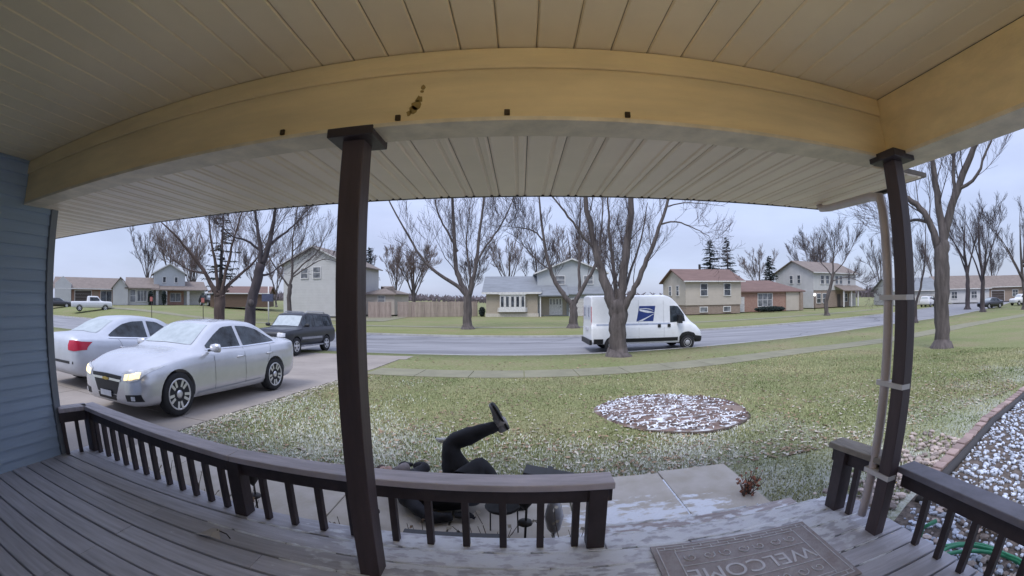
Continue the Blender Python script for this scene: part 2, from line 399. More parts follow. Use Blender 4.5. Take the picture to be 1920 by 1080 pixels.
DECK = 1.05
M_DECK = snowy('deck_boards', (0.46, 0.46, 0.51), 0.18, 0.55, -1.1, 2.05, 1.42, 2.4, 0.29, 17, grain=(0.6, 9, 9))
M_STEP = snowy('step_boards', (0.33, 0.29, 0.285), 0.22, 0.6, 0.3, 2.3, 1.7, 2.6, 0.22, 13, grain=(0.6, 9, 9))
M_WALK = snowy('walk_slabs', (0.46, 0.41, 0.335), 0.16, 0.85, 0.35, 1.75, 2.0, 3.15, 0.34, 11, col2=(0.47, 0.43, 0.38))
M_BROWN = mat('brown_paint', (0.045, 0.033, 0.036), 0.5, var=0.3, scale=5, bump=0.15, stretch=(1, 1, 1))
M_RAILTOP = mat('rail_cap_frost_sheen', (0.50, 0.455, 0.49), 0.5, var=0.3, scale=4, bump=0.15, stretch=(0.5, 4, 1))  # paler than the brown: frost, plus sky reflection put into the colour
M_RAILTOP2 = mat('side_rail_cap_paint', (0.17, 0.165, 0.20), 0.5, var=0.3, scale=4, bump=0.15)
M_WOOD = mat('weathered_cap', (0.26, 0.235, 0.2), 0.8, var=0.3, scale=6, bump=0.3, stretch=(4, 0.5, 1))

# ------------------------------------------------------------------ porch deck
deck = thing('porch_deck', 'purple grey painted board deck dusted with snow at its front edge', 'deck', (0, 0, 0))
DY = 0.142
nb = 14; yfront = 1.955
for i in range(nb + 1):
    y1 = yfront - i * DY; y0 = y1 - DY + 0.013
    dz = rnd.uniform(-0.0015, 0.0015)
    x0, x1 = -3.755, 2.13
    mb = MB()
    if i == 0:                                                      # rim board, dropped a touch and proud
        mb.box(x0, 0.44, y0, y1 + 0.012, DECK - 0.036 + dz, DECK + dz)
        mb.build('deck_board', M_DECK, deck, bevel=0.004)
        MB().box(0.444, x1, y0, y1 + 0.012, DECK - 0.036 + dz, DECK + dz).build('deck_board', M_DECK, deck, bevel=0.004)
    else:
        cut = rnd.choice([-1.3, -0.2, 0.9]) if i % 2 else rnd.choice([-2.2, 0.4])
        MB().box(x0, cut - 0.002, y0, y1, DECK - 0.036 + dz, DECK + dz).build('deck_board', M_DECK, deck, bevel=0.004)
        MB().box(cut + 0.002, x1, y0, y1, DECK - 0.036 - dz, DECK - dz).build('deck_board', M_DECK, deck, bevel=0.004)
# left of the mid post the deck runs a little further out
mb = MB(); mb.add([(-3.755, 1.97, DECK - 0.036), (-1.7, 1.97, DECK - 0.036), (-3.755, 2.14, DECK - 0.036), (-3.755, 1.97, DECK - 0.002), (-1.7, 1.97, DECK - 0.002), (-3.755, 2.14, DECK - 0.002)],
                  [(0, 2, 1), (3, 4, 5), (0, 1, 4, 3), (1, 2, 5, 4), (2, 0, 3, 5)])
mb.build('deck_board', M_DECK, deck)
MB().box(-3.74, 2.11, 1.91, 1.945, 0.5, DECK - 0.04).build('rim_joist', M_BROWN, deck)
MB().box(2.075, 2.11, -0.05, 1.905, 0.5, DECK - 0.04).build('side_joist', M_BROWN, deck)
MB().box(-3.75, 2.07, -0.3, 1.9, 0.40, 0.5).build('under_deck', mat('dark_soil', (0.02, 0.018, 0.016), 0.95), deck)
st = thing('porch_step', 'brown painted wooden step with a snow line below the deck edge', 'step', (0, 0, 0))
for i in range(3):
    MB().box(0.47, 2.02, 1.985 + i * 0.142, 1.985 + i * 0.142 + 0.134, 0.80, 0.836).build('tread_board', M_STEP, st, bevel=0.004)
MB().box(0.47, 2.02, 1.98, 2.40, 0.5, 0.795).build('riser', M_BROWN, st)

# ------------------------------------------------------------------ railings
def railing(name, label, posts, spans, capmat, balmat=M_BROWN, h=0.40, group=None, cap_w=0.14):
    t = thing(name, label, 'railing', (posts[0][0], posts[0][1], DECK), 0, group)
    ox, oy = posts[0][0], posts[0][1]
    for px, py in posts:
        MB().box(px - ox - 0.047, px - ox + 0.047, py - oy - 0.047, py - oy + 0.047, 0.0, h - 0.035).build('post', balmat, t, bevel=0.004)
    for (ax, ay), (bx, by), bals in spans:
        A, B = Vector((ax - ox, ay - oy, 0)), Vector((bx - ox, by - oy, 0)); up = Vector((0, 0, 1))
        MB().bar(A + up * (h - 0.017), B + up * (h - 0.017), cap_w, 0.036).build('cap_rail', capmat, t, bevel=0.006)
        d = (B - A).normalized()
        MB().bar(A + up * (h - 0.083), B + up * (h - 0.083), 0.038, 0.088).build('top_rail', balmat, t, bevel=0.003)
        for q in bals:
            p = A.lerp(B, q)
            MB().bar(p + Vector((0, 0, 0.0)), p + up * (h - 0.125), 0.036, 0.036, up=d).build('baluster', balmat, t)
    return t
YR = 1.885
mid, end, cor = (-1.66, YR), (0.385, YR), (-3.60, 2.07)
def spread(a, b, n): return [(i + 1) / (n + 1) for i in range(n)]
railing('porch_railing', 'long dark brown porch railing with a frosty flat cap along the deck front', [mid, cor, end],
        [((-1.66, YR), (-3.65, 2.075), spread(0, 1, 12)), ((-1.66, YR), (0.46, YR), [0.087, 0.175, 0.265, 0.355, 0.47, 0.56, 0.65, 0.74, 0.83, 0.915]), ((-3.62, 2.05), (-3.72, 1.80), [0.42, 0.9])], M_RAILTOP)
railing('porch_railing', 'short railing stub with a weathered grey cap beside the steps', [(1.92, 1.82)],
        [((1.905, 1.90), (1.985, 1.46), [0.45])], M_WOOD, h=0.425, cap_w=0.15)
railing('porch_railing', 'dark side railing running from the right porch post towards the house', [(2.03, -0.02)],
        [((2.04, 1.42), (2.03, -0.05), [0.135, 0.25, 0.36, 0.47, 0.58, 0.69, 0.8, 0.9])], M_RAILTOP2, h=0.40, cap_w=0.15)

# ------------------------------------------------------------------ porch posts
BEAM0, BEAM1 = 0.4763 * 1.5 + CAMZ, 0.7016 * 1.5 + CAMZ               # beam underside and ceiling
def porch_post(label, x0, x1, y0, y1, grp):
    cx, cy = (x0 + x1) / 2, (y0 + y1) / 2
    t = thing('porch_post', label, 'post', (cx, cy, DECK), 0, grp)
    hx, hy = (x1 - x0) / 2, (y1 - y0) / 2; H = BEAM0 - DECK
    MB().box(-hx, hx, -hy, hy, 0, H - 0.045).build('shaft', mat('post_paint', (0.07, 0.05, 0.054), 0.5, var=0.25, scale=3, bump=0.12, stretch=(3, 3, 0.4)), t, bevel=0.004)
    MB().box(-hx - 0.055, hx + 0.055, -hy - 0.05, hy + 0.05, H - 0.045, H - 0.003).build('capital', M_BROWN, t, bevel=0.004)
    return t
porch_post('dark brown square porch post standing behind the front railing', -0.748, -0.648, 1.535, 1.635, 'porch posts')
porch_post('dark brown square porch post at the right corner with a downspout strapped to it', 1.892, 1.966, 1.415, 1.50, 'porch posts')

# ------------------------------------------------------------------ own house: walls, ceiling, beam, soffit, roof
M_SIDE = mat('blue_grey_siding', (0.34, 0.44, 0.58), 0.55, var=0.08, scale=3, bump=0.08, bscale=30, stretch=(1, 0.3, 4))
M_CEIL = mat('cream_ceiling', (0.88, 0.75, 0.49), 0.45, var=0.05, scale=1.6)
M_BEAM = mat('cream_beam', (0.80, 0.63, 0.345), 0.5, var=0.13, scale=3.0, stretch=(0.35, 1, 2.5), bump=0.12, bscale=25)
M_SOFF = mat('soffit_panel', (0.90, 0.77, 0.60), 0.4, var=0.05, scale=2.0, island=-0.05)
M_DARK = mat('dark_trim', (0.03, 0.026, 0.024), 0.6)
M_WHT = mat('white_trim', (0.62, 0.60, 0.58), 0.5, var=0.06)
M_GTRIM = mat('grey_corner_trim', (0.22, 0.25, 0.29), 0.5, var=0.06)
hs = thing('house', 'blue grey lap sided house whose porch frames the view', 'house', (0, 0, 0))
sw_ = MB().box(-4.05, -3.775, -0.3, 1.795, 0.3, BEAM1 + 0.05).build('side_wall', M_SIDE, hs)
zz = DECK - 0.02; ex = 0.09
while zz < BEAM1 - 0.02:
    z1 = min(zz + ex, BEAM1 + 0.01)
    mb = MB(); mb.add([(-3.775, -0.1, zz), (-3.752, -0.1, zz), (-3.768, -0.1, z1), (-3.775, -0.1, z1), (-3.775, 1.77, zz), (-3.752, 1.77, zz), (-3.768, 1.77, z1), (-3.775, 1.77, z1)],
                      [(0, 3, 2, 1), (4, 5, 6, 7), (0, 1, 5, 4), (1, 2, 6, 5), (2, 3, 7, 6)])
    mb.build('siding_board', M_SIDE, sw_); zz += ex
MB().box(-3.80, -3.738, 1.775, 1.842, 0.4, BEAM0 - 0.004).build('corner_trim', M_GTRIM, hs, bevel=0.004)
MB().box(-4.2, 2.4, -0.5, -0.10, 0.3, BEAM1 + 0.05).build('front_wall', M_SIDE, hs); fd = MB().box(0.25, 1.25, -0.098, -0.05, DECK, DECK + 2.1).build('front_door', M_WHT, hs); MB().box(1.1, 1.16, -0.048, 0.0, DECK + 1.0, DECK + 1.06).build('handle', M_DARK, fd)
MB().box(-6.4, -3.80, 1.80, 1.84, 0.4, BEAM0).build('garage_wall', M_SIDE, hs)
mb = MB(); mb.prism([(-0.8, BEAM1 + 0.62), (2.90, BEAM0 + 0.055), (2.90, BEAM0 + 0.12), (-0.8, BEAM1 + 0.75)], -7.2, 2.62, axis='x'); mb.build('roof', mat('own_shingles', (0.08, 0.07, 0.065), 0.9, bump=0.3), hs, fix=True)
mb = MB(); mb.prism([(1.66, BEAM0 + 0.07), (2.72, BEAM0 + 0.07), (-0.6, BEAM1 + 0.5), (-0.6, BEAM1 + 0.1)], 2.20, 2.24, axis='x'); mb.build('gable_board', M_DARK, hs, fix=True)
ce = thing('porch_ceiling', 'cream grooved panel ceiling over the porch', 'ceiling', (0, 0, BEAM1))
pw = 0.16; x = -3.76
while x < 1.93:
    x1 = min(x + pw - 0.003, 1.96)
    MB().add([(x, -0.1, 0), (x, 1.5, 0), (x1, 1.5, 0), (x1, -0.1, 0), (x + 0.006, -0.1, -0.008), (x + 0.006, 1.498, -0.008), (x1 - 0.006, 1.498, -0.008), (x1 - 0.006, -0.1, -0.008)],
             [(0, 3, 2, 1), (4, 5, 6, 7), (0, 1, 5, 4), (1, 2, 6, 5), (2, 3, 7, 6), (3, 0, 4, 7)]).build('ceiling_panel', M_CEIL, ce)
    x += pw
MB().box(-4.0, 2.2, -0.12, 1.62, 0.004, 0.05).build('backing', mat('ceiling_groove', (0.40, 0.32, 0.21), 0.8), ce)
bm_ = thing('porch_beam', 'wide mustard cream beam across the porch front with rust spots', 'beam', (0, 1.5, BEAM0))
H = BEAM1 - BEAM0
MB().box(-3.765, 1.948, 0.0, 0.15, 0.0, H - 0.012).build('face_board', M_BEAM, bm_)
MB().box(-3.765, 1.944, -0.016, -0.0005, H - 0.112, H - 0.0125).build('frieze_board', M_BEAM, bm_, bevel=0.003)
MB().box(-3.75, 1.945, -0.008, 0.16, -0.018, -0.0005).build('edge_strip', mat('pale_strip', (0.72, 0.62, 0.45), 0.5), bm_)
MB().box(1.952, 2.09, -1.6, 0.152, 0.0005, H - 0.0125).build('side_beam', M_BEAM, bm_)
MB().box(1.945, 2.20, -1.6, 0.10, -0.02, -0.001).build('side_edge_strip', mat('pale_strip', (0.6, 0.5, 0.35), 0.5), bm_)
M_RUST = mat('rust', (0.05, 0.03, 0.012), 0.8)
for bx in (-1.04, -0.49, -0.045, 0.44):
    MB().box(bx - 0.011, bx + 0.011, -0.012, -0.0005, 0.006, 0.03).build('hook_plate', M_RUST, bm_, bevel=0.002)
rr = random.Random(3)
for px, pz, s in ((-0.405, 0.10, 0.02), (-0.415, 0.075, 0.026), (-0.43, 0.055, 0.022), (-0.445, 0.038, 0.014), (-0.395, 0.135, 0.010), (-0.392, 0.155, 0.013)):
    pts = [(px + s * rr.uniform(.5, 1) * math.cos(a), pz + 1.1 * s * rr.uniform(.5, 1) * math.sin(a)) for a in np.arange(0, 2 * pi, 0.7)]
    MB().prism(pts, -0.0025, -0.0006, axis='y').build('peeled_patch', mat('peeled_paint', (0.30, 0.2, 0.06), 0.8), bm_)
so = thing('eave_soffit', 'pale ribbed soffit panels under the deep front eave', 'soffit', (0, 1.66, BEAM0))
pw = 0.176; x = -7.0; k = 0
while x < 2.5:
    x1 = x + pw - 0.004
    mb = MB(); mb.prism([(x, 0.0), (x, -0.004), (x + 0.012, -0.012), (x + pw * 0.62, -0.012), (x + pw * 0.66, -0.004), (x + pw * 0.72, -0.004), (x + pw * 0.76, -0.012), (x1 - 0.012, -0.012), (x1, -0.004), (x1, 0.0)], 0.0, 1.075, axis='y')
    mb.build('soffit_panel', M_SOFF, so); x += pw; k += 1
MB().box(-7.1, 2.56, -0.005, 1.12, 0.002, 0.03).build('backing', mat('soffit_groove', (0.25, 0.21, 0.17), 0.8), so)
MB().box(-7.1, 2.60, 1.08, 1.10, -0.014, 0.11).build('fascia', M_DARK, so)
MB().box(2.555, 2.60, 0.35, 1.078, -0.016, 0.13).build('side_fascia', M_DARK, so)
MB().box(2.222, 2.245, -1.7, -0.31, -0.006, 0.10).build('side_trim', M_DARK, so)
MB().box(2.095, 2.215, -1.7, -0.002, -0.008, 0.002).build('side_soffit', M_SOFF, so)

dsp = thing('downspout', 'pale pinkish downspout curving from the eave to the right porch post', 'downspout', (1.855, 1.57, 0.45))
M_DSP = mat('downspout_paint', (0.52, 0.46, 0.45), 0.4, var=0.08)
pts = [(0.52, 1.05, BEAM0 - 0.45 - 0.0), (0.50, 1.0, BEAM0 - 0.45 - 0.05), (0.42, 0.82, BEAM0 - 0.45 - 0.085), (0.16, 0.16, BEAM0 - 0.45 - 0.165), (0.09, 0.03, BEAM0 - 0.45 - 0.20), (0.065, 0.0, BEAM0 - 0.45 - 0.28), (0.06, -0.005, BEAM0 - 0.45 - 0.4), (0.06, -0.005, 0.75), (0.06, -0.0, 0.66)]
MB().tube(pts, 0.027, 8).build('pipe', M_DSP, dsp)
for z in (0.93, 1.42, 1.865):
    MB().box(0.026, 0.095, -0.158, 0.033, z, z + 0.026).build('strap', M_WHT, dsp)

# lit wall lantern by the front door, just above and beside the doorbell camera
pl = thing('porch_light', 'lit wall lantern beside the front door whose warm glow falls on the beam', 'lamp', (0.22, -0.1, 2.93))
MB().box(-0.055, 0.055, 0.0, 0.02, -0.09, 0.09).build('back_plate', M_DARK, pl, bevel=0.004)
MB().tube([(0, 0.02, 0.05), (0, 0.07, 0.075), (0, 0.10, 0.07)], 0.009, 6).build('arm', M_DARK, pl)
MB().lathe([(0.062, 0.055), (0.05, 0.075), (0.012, 0.095)], 16, (0, 0.10, 0)).build('cap', M_DARK, pl)
MB().lathe([(0.02, -0.035), (0.030, -0.02), (0.032, 0.005), (0.018, 0.035), (0.012, 0.05)], 16, (0, 0.10, 0)).build('bulb', mat('bulb_glow', (0.9, 0.85, 0.7), 0.3, emit=(1.0, 0.80, 0.50), es=6.0), pl)
for a in range(4):
    c_, s_ = math.cos(a * pi / 2 + 0.785) * 0.055, math.sin(a * pi / 2 + 0.785) * 0.055
    MB().tube([(c_, 0.10 + s_, 0.055), (c_ * 0.8, 0.10 + s_ * 0.8, -0.07)], 0.004, 5).build('cage_bar', M_DARK, pl)
ld = bpy.data.lights.new('porch_bulb', 'POINT'); ld.energy = 7.4; ld.color = (1.0, 0.83, 0.58); ld.shadow_soft_size = 0.05
lo = bpy.data.objects.new('porch_bulb', ld); COL.objects.link(lo); lo.parent = pl; lo.location = (0, 0.10, -0.062)
# ------------------------------------------------------------------ houses
M_ROOFG = mat('roof_grey', (0.20, 0.215, 0.235), 0.9, var=0.15, scale=1.5, bump=0.6, bscale=9, stretch=(0.4, 1, 3))
M_ROOFB = mat('roof_brown', (0.165, 0.105, 0.09), 0.9, var=0.15, scale=1.5, bump=0.6, bscale=9, stretch=(0.4, 1, 3))
M_ROOFT = mat('roof_tan', (0.20, 0.165, 0.145), 0.9, var=0.15, scale=1.5, bump=0.6, bscale=9)
def siding_mat(name, col, pitch=0.2):
    m = mat(name, col, 0.6, var=0.06, scale=1.0)
    t = m.node_tree; b = t.nodes['Principled BSDF']
    tc = node(t, 'ShaderNodeTexCoord'); wv = node(t, 'ShaderNodeTexWave', wave_type='BANDS', bands_direction='Z', wave_profile='SAW'); wv.inputs['Scale'].default_value = 0.314 / pitch
    bp = node(t, 'ShaderNodeBump'); bp.inputs['Strength'].default_value = 0.5; bp.inputs['Distance'].default_value = 0.03
    t.links.new(tc.outputs['Object'], wv.inputs['Vector']); t.links.new(wv.outputs['Fac'], bp.inputs['Height']); t.links.new(bp.outputs['Normal'], b.inputs['Normal'])
    return m
def brick_mat(name, c1, c2):
    m = bpy.data.materials.new(name); m.use_nodes = True; t = m.node_tree; b = t.nodes['Principled BSDF']; b.inputs['Roughness'].default_value = 0.9
    tc = node(t, 'ShaderNodeTexCoord'); mp = node(t, 'ShaderNodeMapping'); mp.inputs['Rotation'].default_value = (R(90), 0, 0)
    br = node(t, 'ShaderNodeTexBrick'); br.inputs['Scale'].default_value = 2.2; br.inputs['Color1'].default_value = (*c1, 1); br.inputs['Color2'].default_value = (*c2, 1); br.inputs['Mortar'].default_value = (0.3, 0.27, 0.25, 1); br.inputs['Mortar Size'].default_value = 0.012
    t.links.new(tc.outputs['Object'], mp.inputs['Vector']); t.links.new(mp.outputs['Vector'], br.inputs['Vector']); t.links.new(br.outputs['Color'], b.inputs['Base Color'])
    return m
M_TAN = siding_mat('tan_siding', (0.37, 0.32, 0.255))
M_GREY = siding_mat('grey_siding', (0.42, 0.44, 0.46))
M_WHITE = siding_mat('white_siding', (0.50, 0.495, 0.49))
M_BEIGE = siding_mat('beige_siding', (0.48, 0.43, 0.375))
M_BRICK = brick_mat('red_brick', (0.30, 0.165, 0.125), (0.36, 0.22, 0.17))
M_BRICK2 = brick_mat('brown_brick', (0.24, 0.18, 0.14), (0.29, 0.225, 0.18))
M_PANE = mat('dark_pane', (0.03, 0.035, 0.045), 0.06, var=0.7, scale=1.3, spec=0.6, col2=(0.12, 0.135, 0.16))  # lighter mottling painted into the colour suggests reflections
M_PANE2 = mat('pale_pane', (0.10, 0.11, 0.13), 0.08, var=0.5, scale=1.3, spec=0.6, col2=(0.27, 0.28, 0.30))  # paler pane, reflections likewise painted in as mottling
M_DOORW = mat('white_door', (0.55, 0.54, 0.53), 0.5)
M_DOORD = mat('dark_door', (0.06, 0.045, 0.04), 0.5)
M_GARG = mat('garage_door', (0.5, 0.48, 0.46), 0.5)
M_FRAME = mat('window_frame', (0.62, 0.61, 0.60), 0.5)

def wall(h, x0, x1, y0, y1, z0, z1, m): return MB().box(x0, x1, y0, y1, z0, z1).build('wall', m, h)
def gable(h, x0, x1, y0, y1, z, rise, m, ridge='x', over=0.35, wm=None):
    """roof with its ridge along x or y; the gable triangles are walls of their own"""
    t = 0.14
    if ridge == 'x':
        ym = (y0 + y1) / 2; k = rise / (ym - y0); o = over
        mb = MB(); mb.prism([(y0 - o, z - o * k), (ym, z + rise), (y1 + o, z - o * k), (y1 + o, z - o * k + t), (ym, z + rise + t), (y0 - o, z - o * k + t)], x0 - o, x1 + o, axis='x')
        r = mb.build('roof', m, h, fix=True)
        if wm:
            for a, b in ((x0, x0 + 0.12), (x1 - 0.12, x1)):
                MB().prism([(y0, z), (y1, z), (ym, z + rise - 0.01)], a, b, axis='x').build('gable_wall', wm, h, fix=True)
    else:
        xm = (x0 + x1) / 2; k = rise / (xm - x0); o = over
        mb = MB(); mb.prism([(x0 - o, z - o * k), (xm, z + rise), (x1 + o, z - o * k), (x1 + o, z - o * k + t), (xm, z + rise + t), (x0 - o, z - o * k + t)], y0 - o, y1 + o, axis='y')
        r = mb.build('roof', m, h, fix=True)
        if wm:
            for a, b in ((y0, y0 + 0.12), (y1 - 0.12, y1)):
                MB().prism([(x0, z), (x1, z), (xm, z + rise - 0.01)], a, b, axis='y').build('gable_wall', wm, h, fix=True)
    fm = M_FRAME; k2 = rise / (((y1 - y0) if ridge == 'x' else (x1 - x0)) / 2)
    if ridge == 'x':
        for yy in (y0 - o - 0.03, y1 + o + 0.002): MB().box(x0 - o, x1 + o, yy, yy + 0.028, z - o * k2 - 0.02, z - o * k2 + 0.13).build('fascia', fm, h)
    else:
        xm = (x0 + x1) / 2
        for sg in (-1, 1):
            e = x0 - o if sg < 0 else x1 + o
            MB().prism([(e, z - o * k2 - 0.05), (e, z - o * k2 + 0.12), (xm, z + rise + 0.12), (xm, z + rise - 0.05)], y0 - o - 0.03, y0 - o - 0.002, axis='y').build('bargeboard', fm, h, fix=True)
    return r
def hip(h, x0, x1, y0, y1, z, rise, m, over=0.4):
    o = over; d = (y1 - y0) / 2 + o; ym = (y0 + y1) / 2
    mb = MB().add([(x0 - o, y0 - o, z), (x1 + o, y0 - o, z), (x1 + o, y1 + o, z), (x0 - o, y1 + o, z), (x0 - o + d * 0.9, ym, z + rise), (x1 + o - d * 0.9, ym, z + rise),
                   (x0 - o, y0 - o, z - 0.16), (x1 + o, y0 - o, z - 0.16), (x1 + o, y1 + o, z - 0.16), (x0 - o, y1 + o, z - 0.16)],
                  [(0, 1, 5, 4), (1, 2, 5), (2, 3, 4, 5), (3, 0, 4), (6, 7, 1, 0), (7, 8, 2, 1), (8, 9, 3, 2), (9, 6, 0, 3), (9, 8, 7, 6)])
    return mb.build('roof', m, h)
def window(h, x, y, z, w, hh, face='y', pane=M_PANE, cols=2, rows=2, fr=None, name='window'):
    """frame standing proud of the wall, panes set back inside it, one sill"""
    fr = fr or M_FRAME; s = -1
    def B(mb, u0, u1, d0, d1, v0, v1): return mb.box(u0, u1, y + d0, y + d1, v0, v1) if face == 'y' else mb.box(x + d0, x + d1, u0, u1, v0, v1)
    c = x if face == 'y' else y
    mb = MB(); t = 0.09
    B(mb, c - w / 2 - t, c - w / 2, -0.10, 0.02, z - t, z + hh + t); B(mb, c + w / 2, c + w / 2 + t, -0.10, 0.02, z - t, z + hh + t)
    B(mb, c - w / 2, c + w / 2, -0.10, 0.02, z + hh, z + hh + t); B(mb, c - w / 2, c + w / 2, -0.12, 0.02, z - t, z)
    for i in range(1, cols): u = c - w / 2 + w * i / cols; B(mb, u - 0.03, u + 0.03, -0.075, 0.0, z, z + hh)
    for i in range(1, rows): v = z + hh * i / rows; B(mb, c - w / 2, c + w / 2, -0.068, 0.0, v - 0.03, v + 0.03)
    f = mb.build(name, fr, h)
    for i in range(cols):
        p = MB(); B(p, c - w / 2 + w * i / cols + 0.031, c - w / 2 + w * (i + 1) / cols - 0.031, -0.05, -0.03, z + 0.001, z + hh - 0.001); p.build('pane', pane, f)
    return f
def door(h, x, y, z, w, hh, m=None, name='door'):
    d = MB().box(x - w / 2, x + w / 2, y - 0.06, y + 0.02, z, z + hh).build(name, m or M_DOORW, h)
    MB().box(x + w * 0.32, x + w * 0.40, y - 0.11, y - 0.061, z + hh * 0.45, z + hh * 0.49).build('handle', M_DARK, d)
    return d
def garage(h, x, y, z, w, hh, m=None):
    d = MB().box(x - w / 2 - 0.12, x + w / 2 + 0.12, y - 0.04, y + 0.02, z, z + hh + 0.1).build('garage_door', M_FRAME, h)
    for r in range(4):
        MB().box(x - w / 2, x + w / 2, y - 0.075, y - 0.041, z + hh * r / 4 + 0.015, z + hh * (r + 1) / 4 - 0.015).build('door_panel', m or M_GARG, d)
    return d

# grey and tan house straight across (front wall at y = 51)
h = thing('house', 'grey roofed tan house with a wide white bow window across the street', 'house', (-4.3, 51.0, 0))
wall(h, 0, 6.5, 0.12, 9, 0.42, 3.2, M_TAN); MB().box(-0.1, 6.6, 0.0, 9, 0.0, 0.42).build('foundation', mat('pale_base', (0.5, 0.46, 0.4), 0.8), h)
gable(h, 0, 6.5, 0.12, 9, 3.2, 2.0, M_ROOFG, 'x', 0.5, M_TAN)
MB().box(-0.5, 6.9, -0.42, -0.36, 2.86, 3.02).build('gutter', M_FRAME, h)
bw = MB(); bw.prism([(1.45, 0.12), (1.7, -0.35), (4.95, -0.35), (5.2, 0.12)], 0.62, 1.15, axis='z'); bow = bw.build('bow_window', M_FRAME, h)
for i in range(5):
    u0 = 1.75 + i * 0.64
    MB().box(u0, u0 + 0.62, -0.30, 0.10, 1.155, 2.78).build('window_bay', M_FRAME, bow)
    MB().box(u0 + 0.14, u0 + 0.48, -0.33, -0.301, 1.28, 2.55).build('pane', M_PANE, bow)
MB().prism([(1.5, 0.12), (1.65, -0.42), (5.0, -0.42), (5.15, 0.12)], 2.785, 2.86, axis='z').build('window_head', M_FRAME, bow)
wall(h, 6.55, 15.5, 1.5, 9.5, 0.0, 5.6, M_GREY); gable(h, 6.55, 15.5, 1.5, 9.5, 5.6, 1.75, M_ROOFG, 'y', 0.45, M_GREY)
window(h, 9.5, 1.5, 4.15, 1.15, 1.0, rows=2, cols=1, pane=M_PANE2); window(h, 13.2, 1.5, 4.15, 1.15, 1.0, rows=2, cols=1, pane=M_PANE2)
MB().prism([(-0.4, 2.55), (1.5, 3.9), (1.5, 4.0), (-0.4, 2.7)], 6.6, 10.4, axis='x').build('porch_roof', M_ROOFG, h, fix=True)
wall(h, 6.9, 10.3, 1.44, 1.49, 0.1, 2.5, M_TAN); e = door(h, 8.9, 1.43, 0.15, 1.7, 2.2)
for i in range(4): MB().box(8.2 + i * 0.4, 8.33 + i * 0.4, 1.355, 1.37, 1.5, 2.2).build('sidelight', M_PANE, e)
MB().box(6.75, 6.9, -0.2, -0.05, 0.0, 2.5).build('porch_column', M_FRAME, h)
garage(h, 13.0, 0.4, 0.0, 4.4, 2.2); wall(h, 10.5, 15.5, 0.45, 1.49, 0.0, 2.7, M_GREY)
MB().prism([(0.0, 2.72), (1.5, 3.7), (1.5, 3.8), (0.0, 2.85)], 10.42, 15.9, axis='x').build('garage_roof', M_ROOFG, h, fix=True)

# pale two-storey gable end behind the left porch post
h = thing('house', 'pale two storey gable end seen left of the front porch post', 'house', (-30.0, 46.0, 0.2))
wall(h, 0, 9.0, 0, 12, 0, 6.5, M_WHITE); gable(h, 0, 9.0, 0, 12, 6.5, 2.1, M_ROOFT, 'y', 0.5, M_WHITE)
window(h, 5.0, 0, 4.7, 1.0, 1.3, cols=1, pane=M_PANE2); window(h, 3.2, 0, 4.7, 1.0, 1.2, cols=1, pane=M_PANE2)
wall(h, 9.05, 13.4, 6, 13, 0, 2.7, M_BEIGE); hip(h, 9.05, 13.4, 6, 13, 2.8, 1.1, M_ROOFT); window(h, 11.6, 6, 1.7, 0.9, 0.8, cols=1, pane=M_PANE2)
# split level right of the van
h = thing('house', 'beige split level house with brown roof and brick lower storey', 'house', (20.6, 48.0, 0.1), R(2))
wall(h, 0, 8.3, 0, 7.6, 1.15, 4.25, M_BEIGE); MB().box(0.1, 8.2, 0.12, 7.5, 0, 1.148).build('lower_wall', M_BRICK2, h)
gable(h, 0, 8.3, 0, 7.6, 4.25, 1.55, M_ROOFB, 'x', 0.45, M_BEIGE)
for u in (2.6, 6.1): window(h, u, 0, 2.35, 0.95, 1.45, cols=1, pane=M_PANE); window(h, u, 0.12, 0.3, 1.0, 0.55, cols=1, rows=1, pane=M_PANE2)
for v in (2.4, 4.9): window(h, 0, v, 2.4, 0.8, 1.2, face='x', cols=1, pane=M_PANE)
MB().box(3.9, 4.15, 3.7, 3.95, 5.7, 6.6).build('vent_pipe', M_DARK, h)
# brick ranch
h = thing('house', 'low red brick ranch house with a brown hipped roof and dark hedge', 'house', (29.6, 51.0, 0.1), R(3))
wall(h, 0, 9.2, 0, 8, 0, 2.7, M_BRICK); wall(h, 9.22, 12.6, -0.1, 8, 0, 2.7, M_BEIGE); hip(h, -0.4, 12.6, 0, 8, 2.85, 1.7, M_ROOFB)
window(h, 5.2, 0, 0.75, 2.6, 1.75, cols=3, rows=2, pane=M_PANE2); door(h, 1.0, 0, 0, 0.95, 2.1, M_DOORW)
wall(h, 11.9, 12.5, -0.35, -0.12, 0, 2.65, M_BRICK2)
# white two-storey
h = thing('house', 'white two storey house with porch beside the slanting street tree', 'house', (48.3, 56.0, 0.15), R(12))
wall(h, 0, 14, 0, 9, 2.9, 6.0, M_WHITE); wall(h, 0.05, 13.95, 0.1, 8.95, 0, 2.9, M_BRICK2); wall(h, -0.1, 0.04, 0.05, 9, 0, 2.9, M_WHITE)
gable(h, 0, 14, 0, 9, 6.0, 2.0, M_ROOFT, 'x', 0.5, M_WHITE)
for u in (2.6, 4.2, 7.2, 8.6, 11.4): window(h, u, 0, 4.0, 1.0, 1.35, cols=1, pane=M_PANE)
for u in (1.6, 3.4): window(h, u, 0.1, 0.8, 1.2, 1.5, cols=1, pane=M_PANE)
for v in (3.2, 5.0): window(h, 0, v, 4.2, 0.7, 1.3, face='x', cols=1, pane=M_PANE)
MB().prism([(-2.2, 2.7), (0.0, 3.6), (0.0, 3.75), (-2.2, 2.85)], 6.4, 14.3, axis='x').build('porch_roof', M_ROOFT, h, fix=True)
for u in (6.6, 9.2, 11.6): MB().box(u, u + 0.2, -2.0, -1.8, 0, 2.75).build('porch_column', M_FRAME, h)
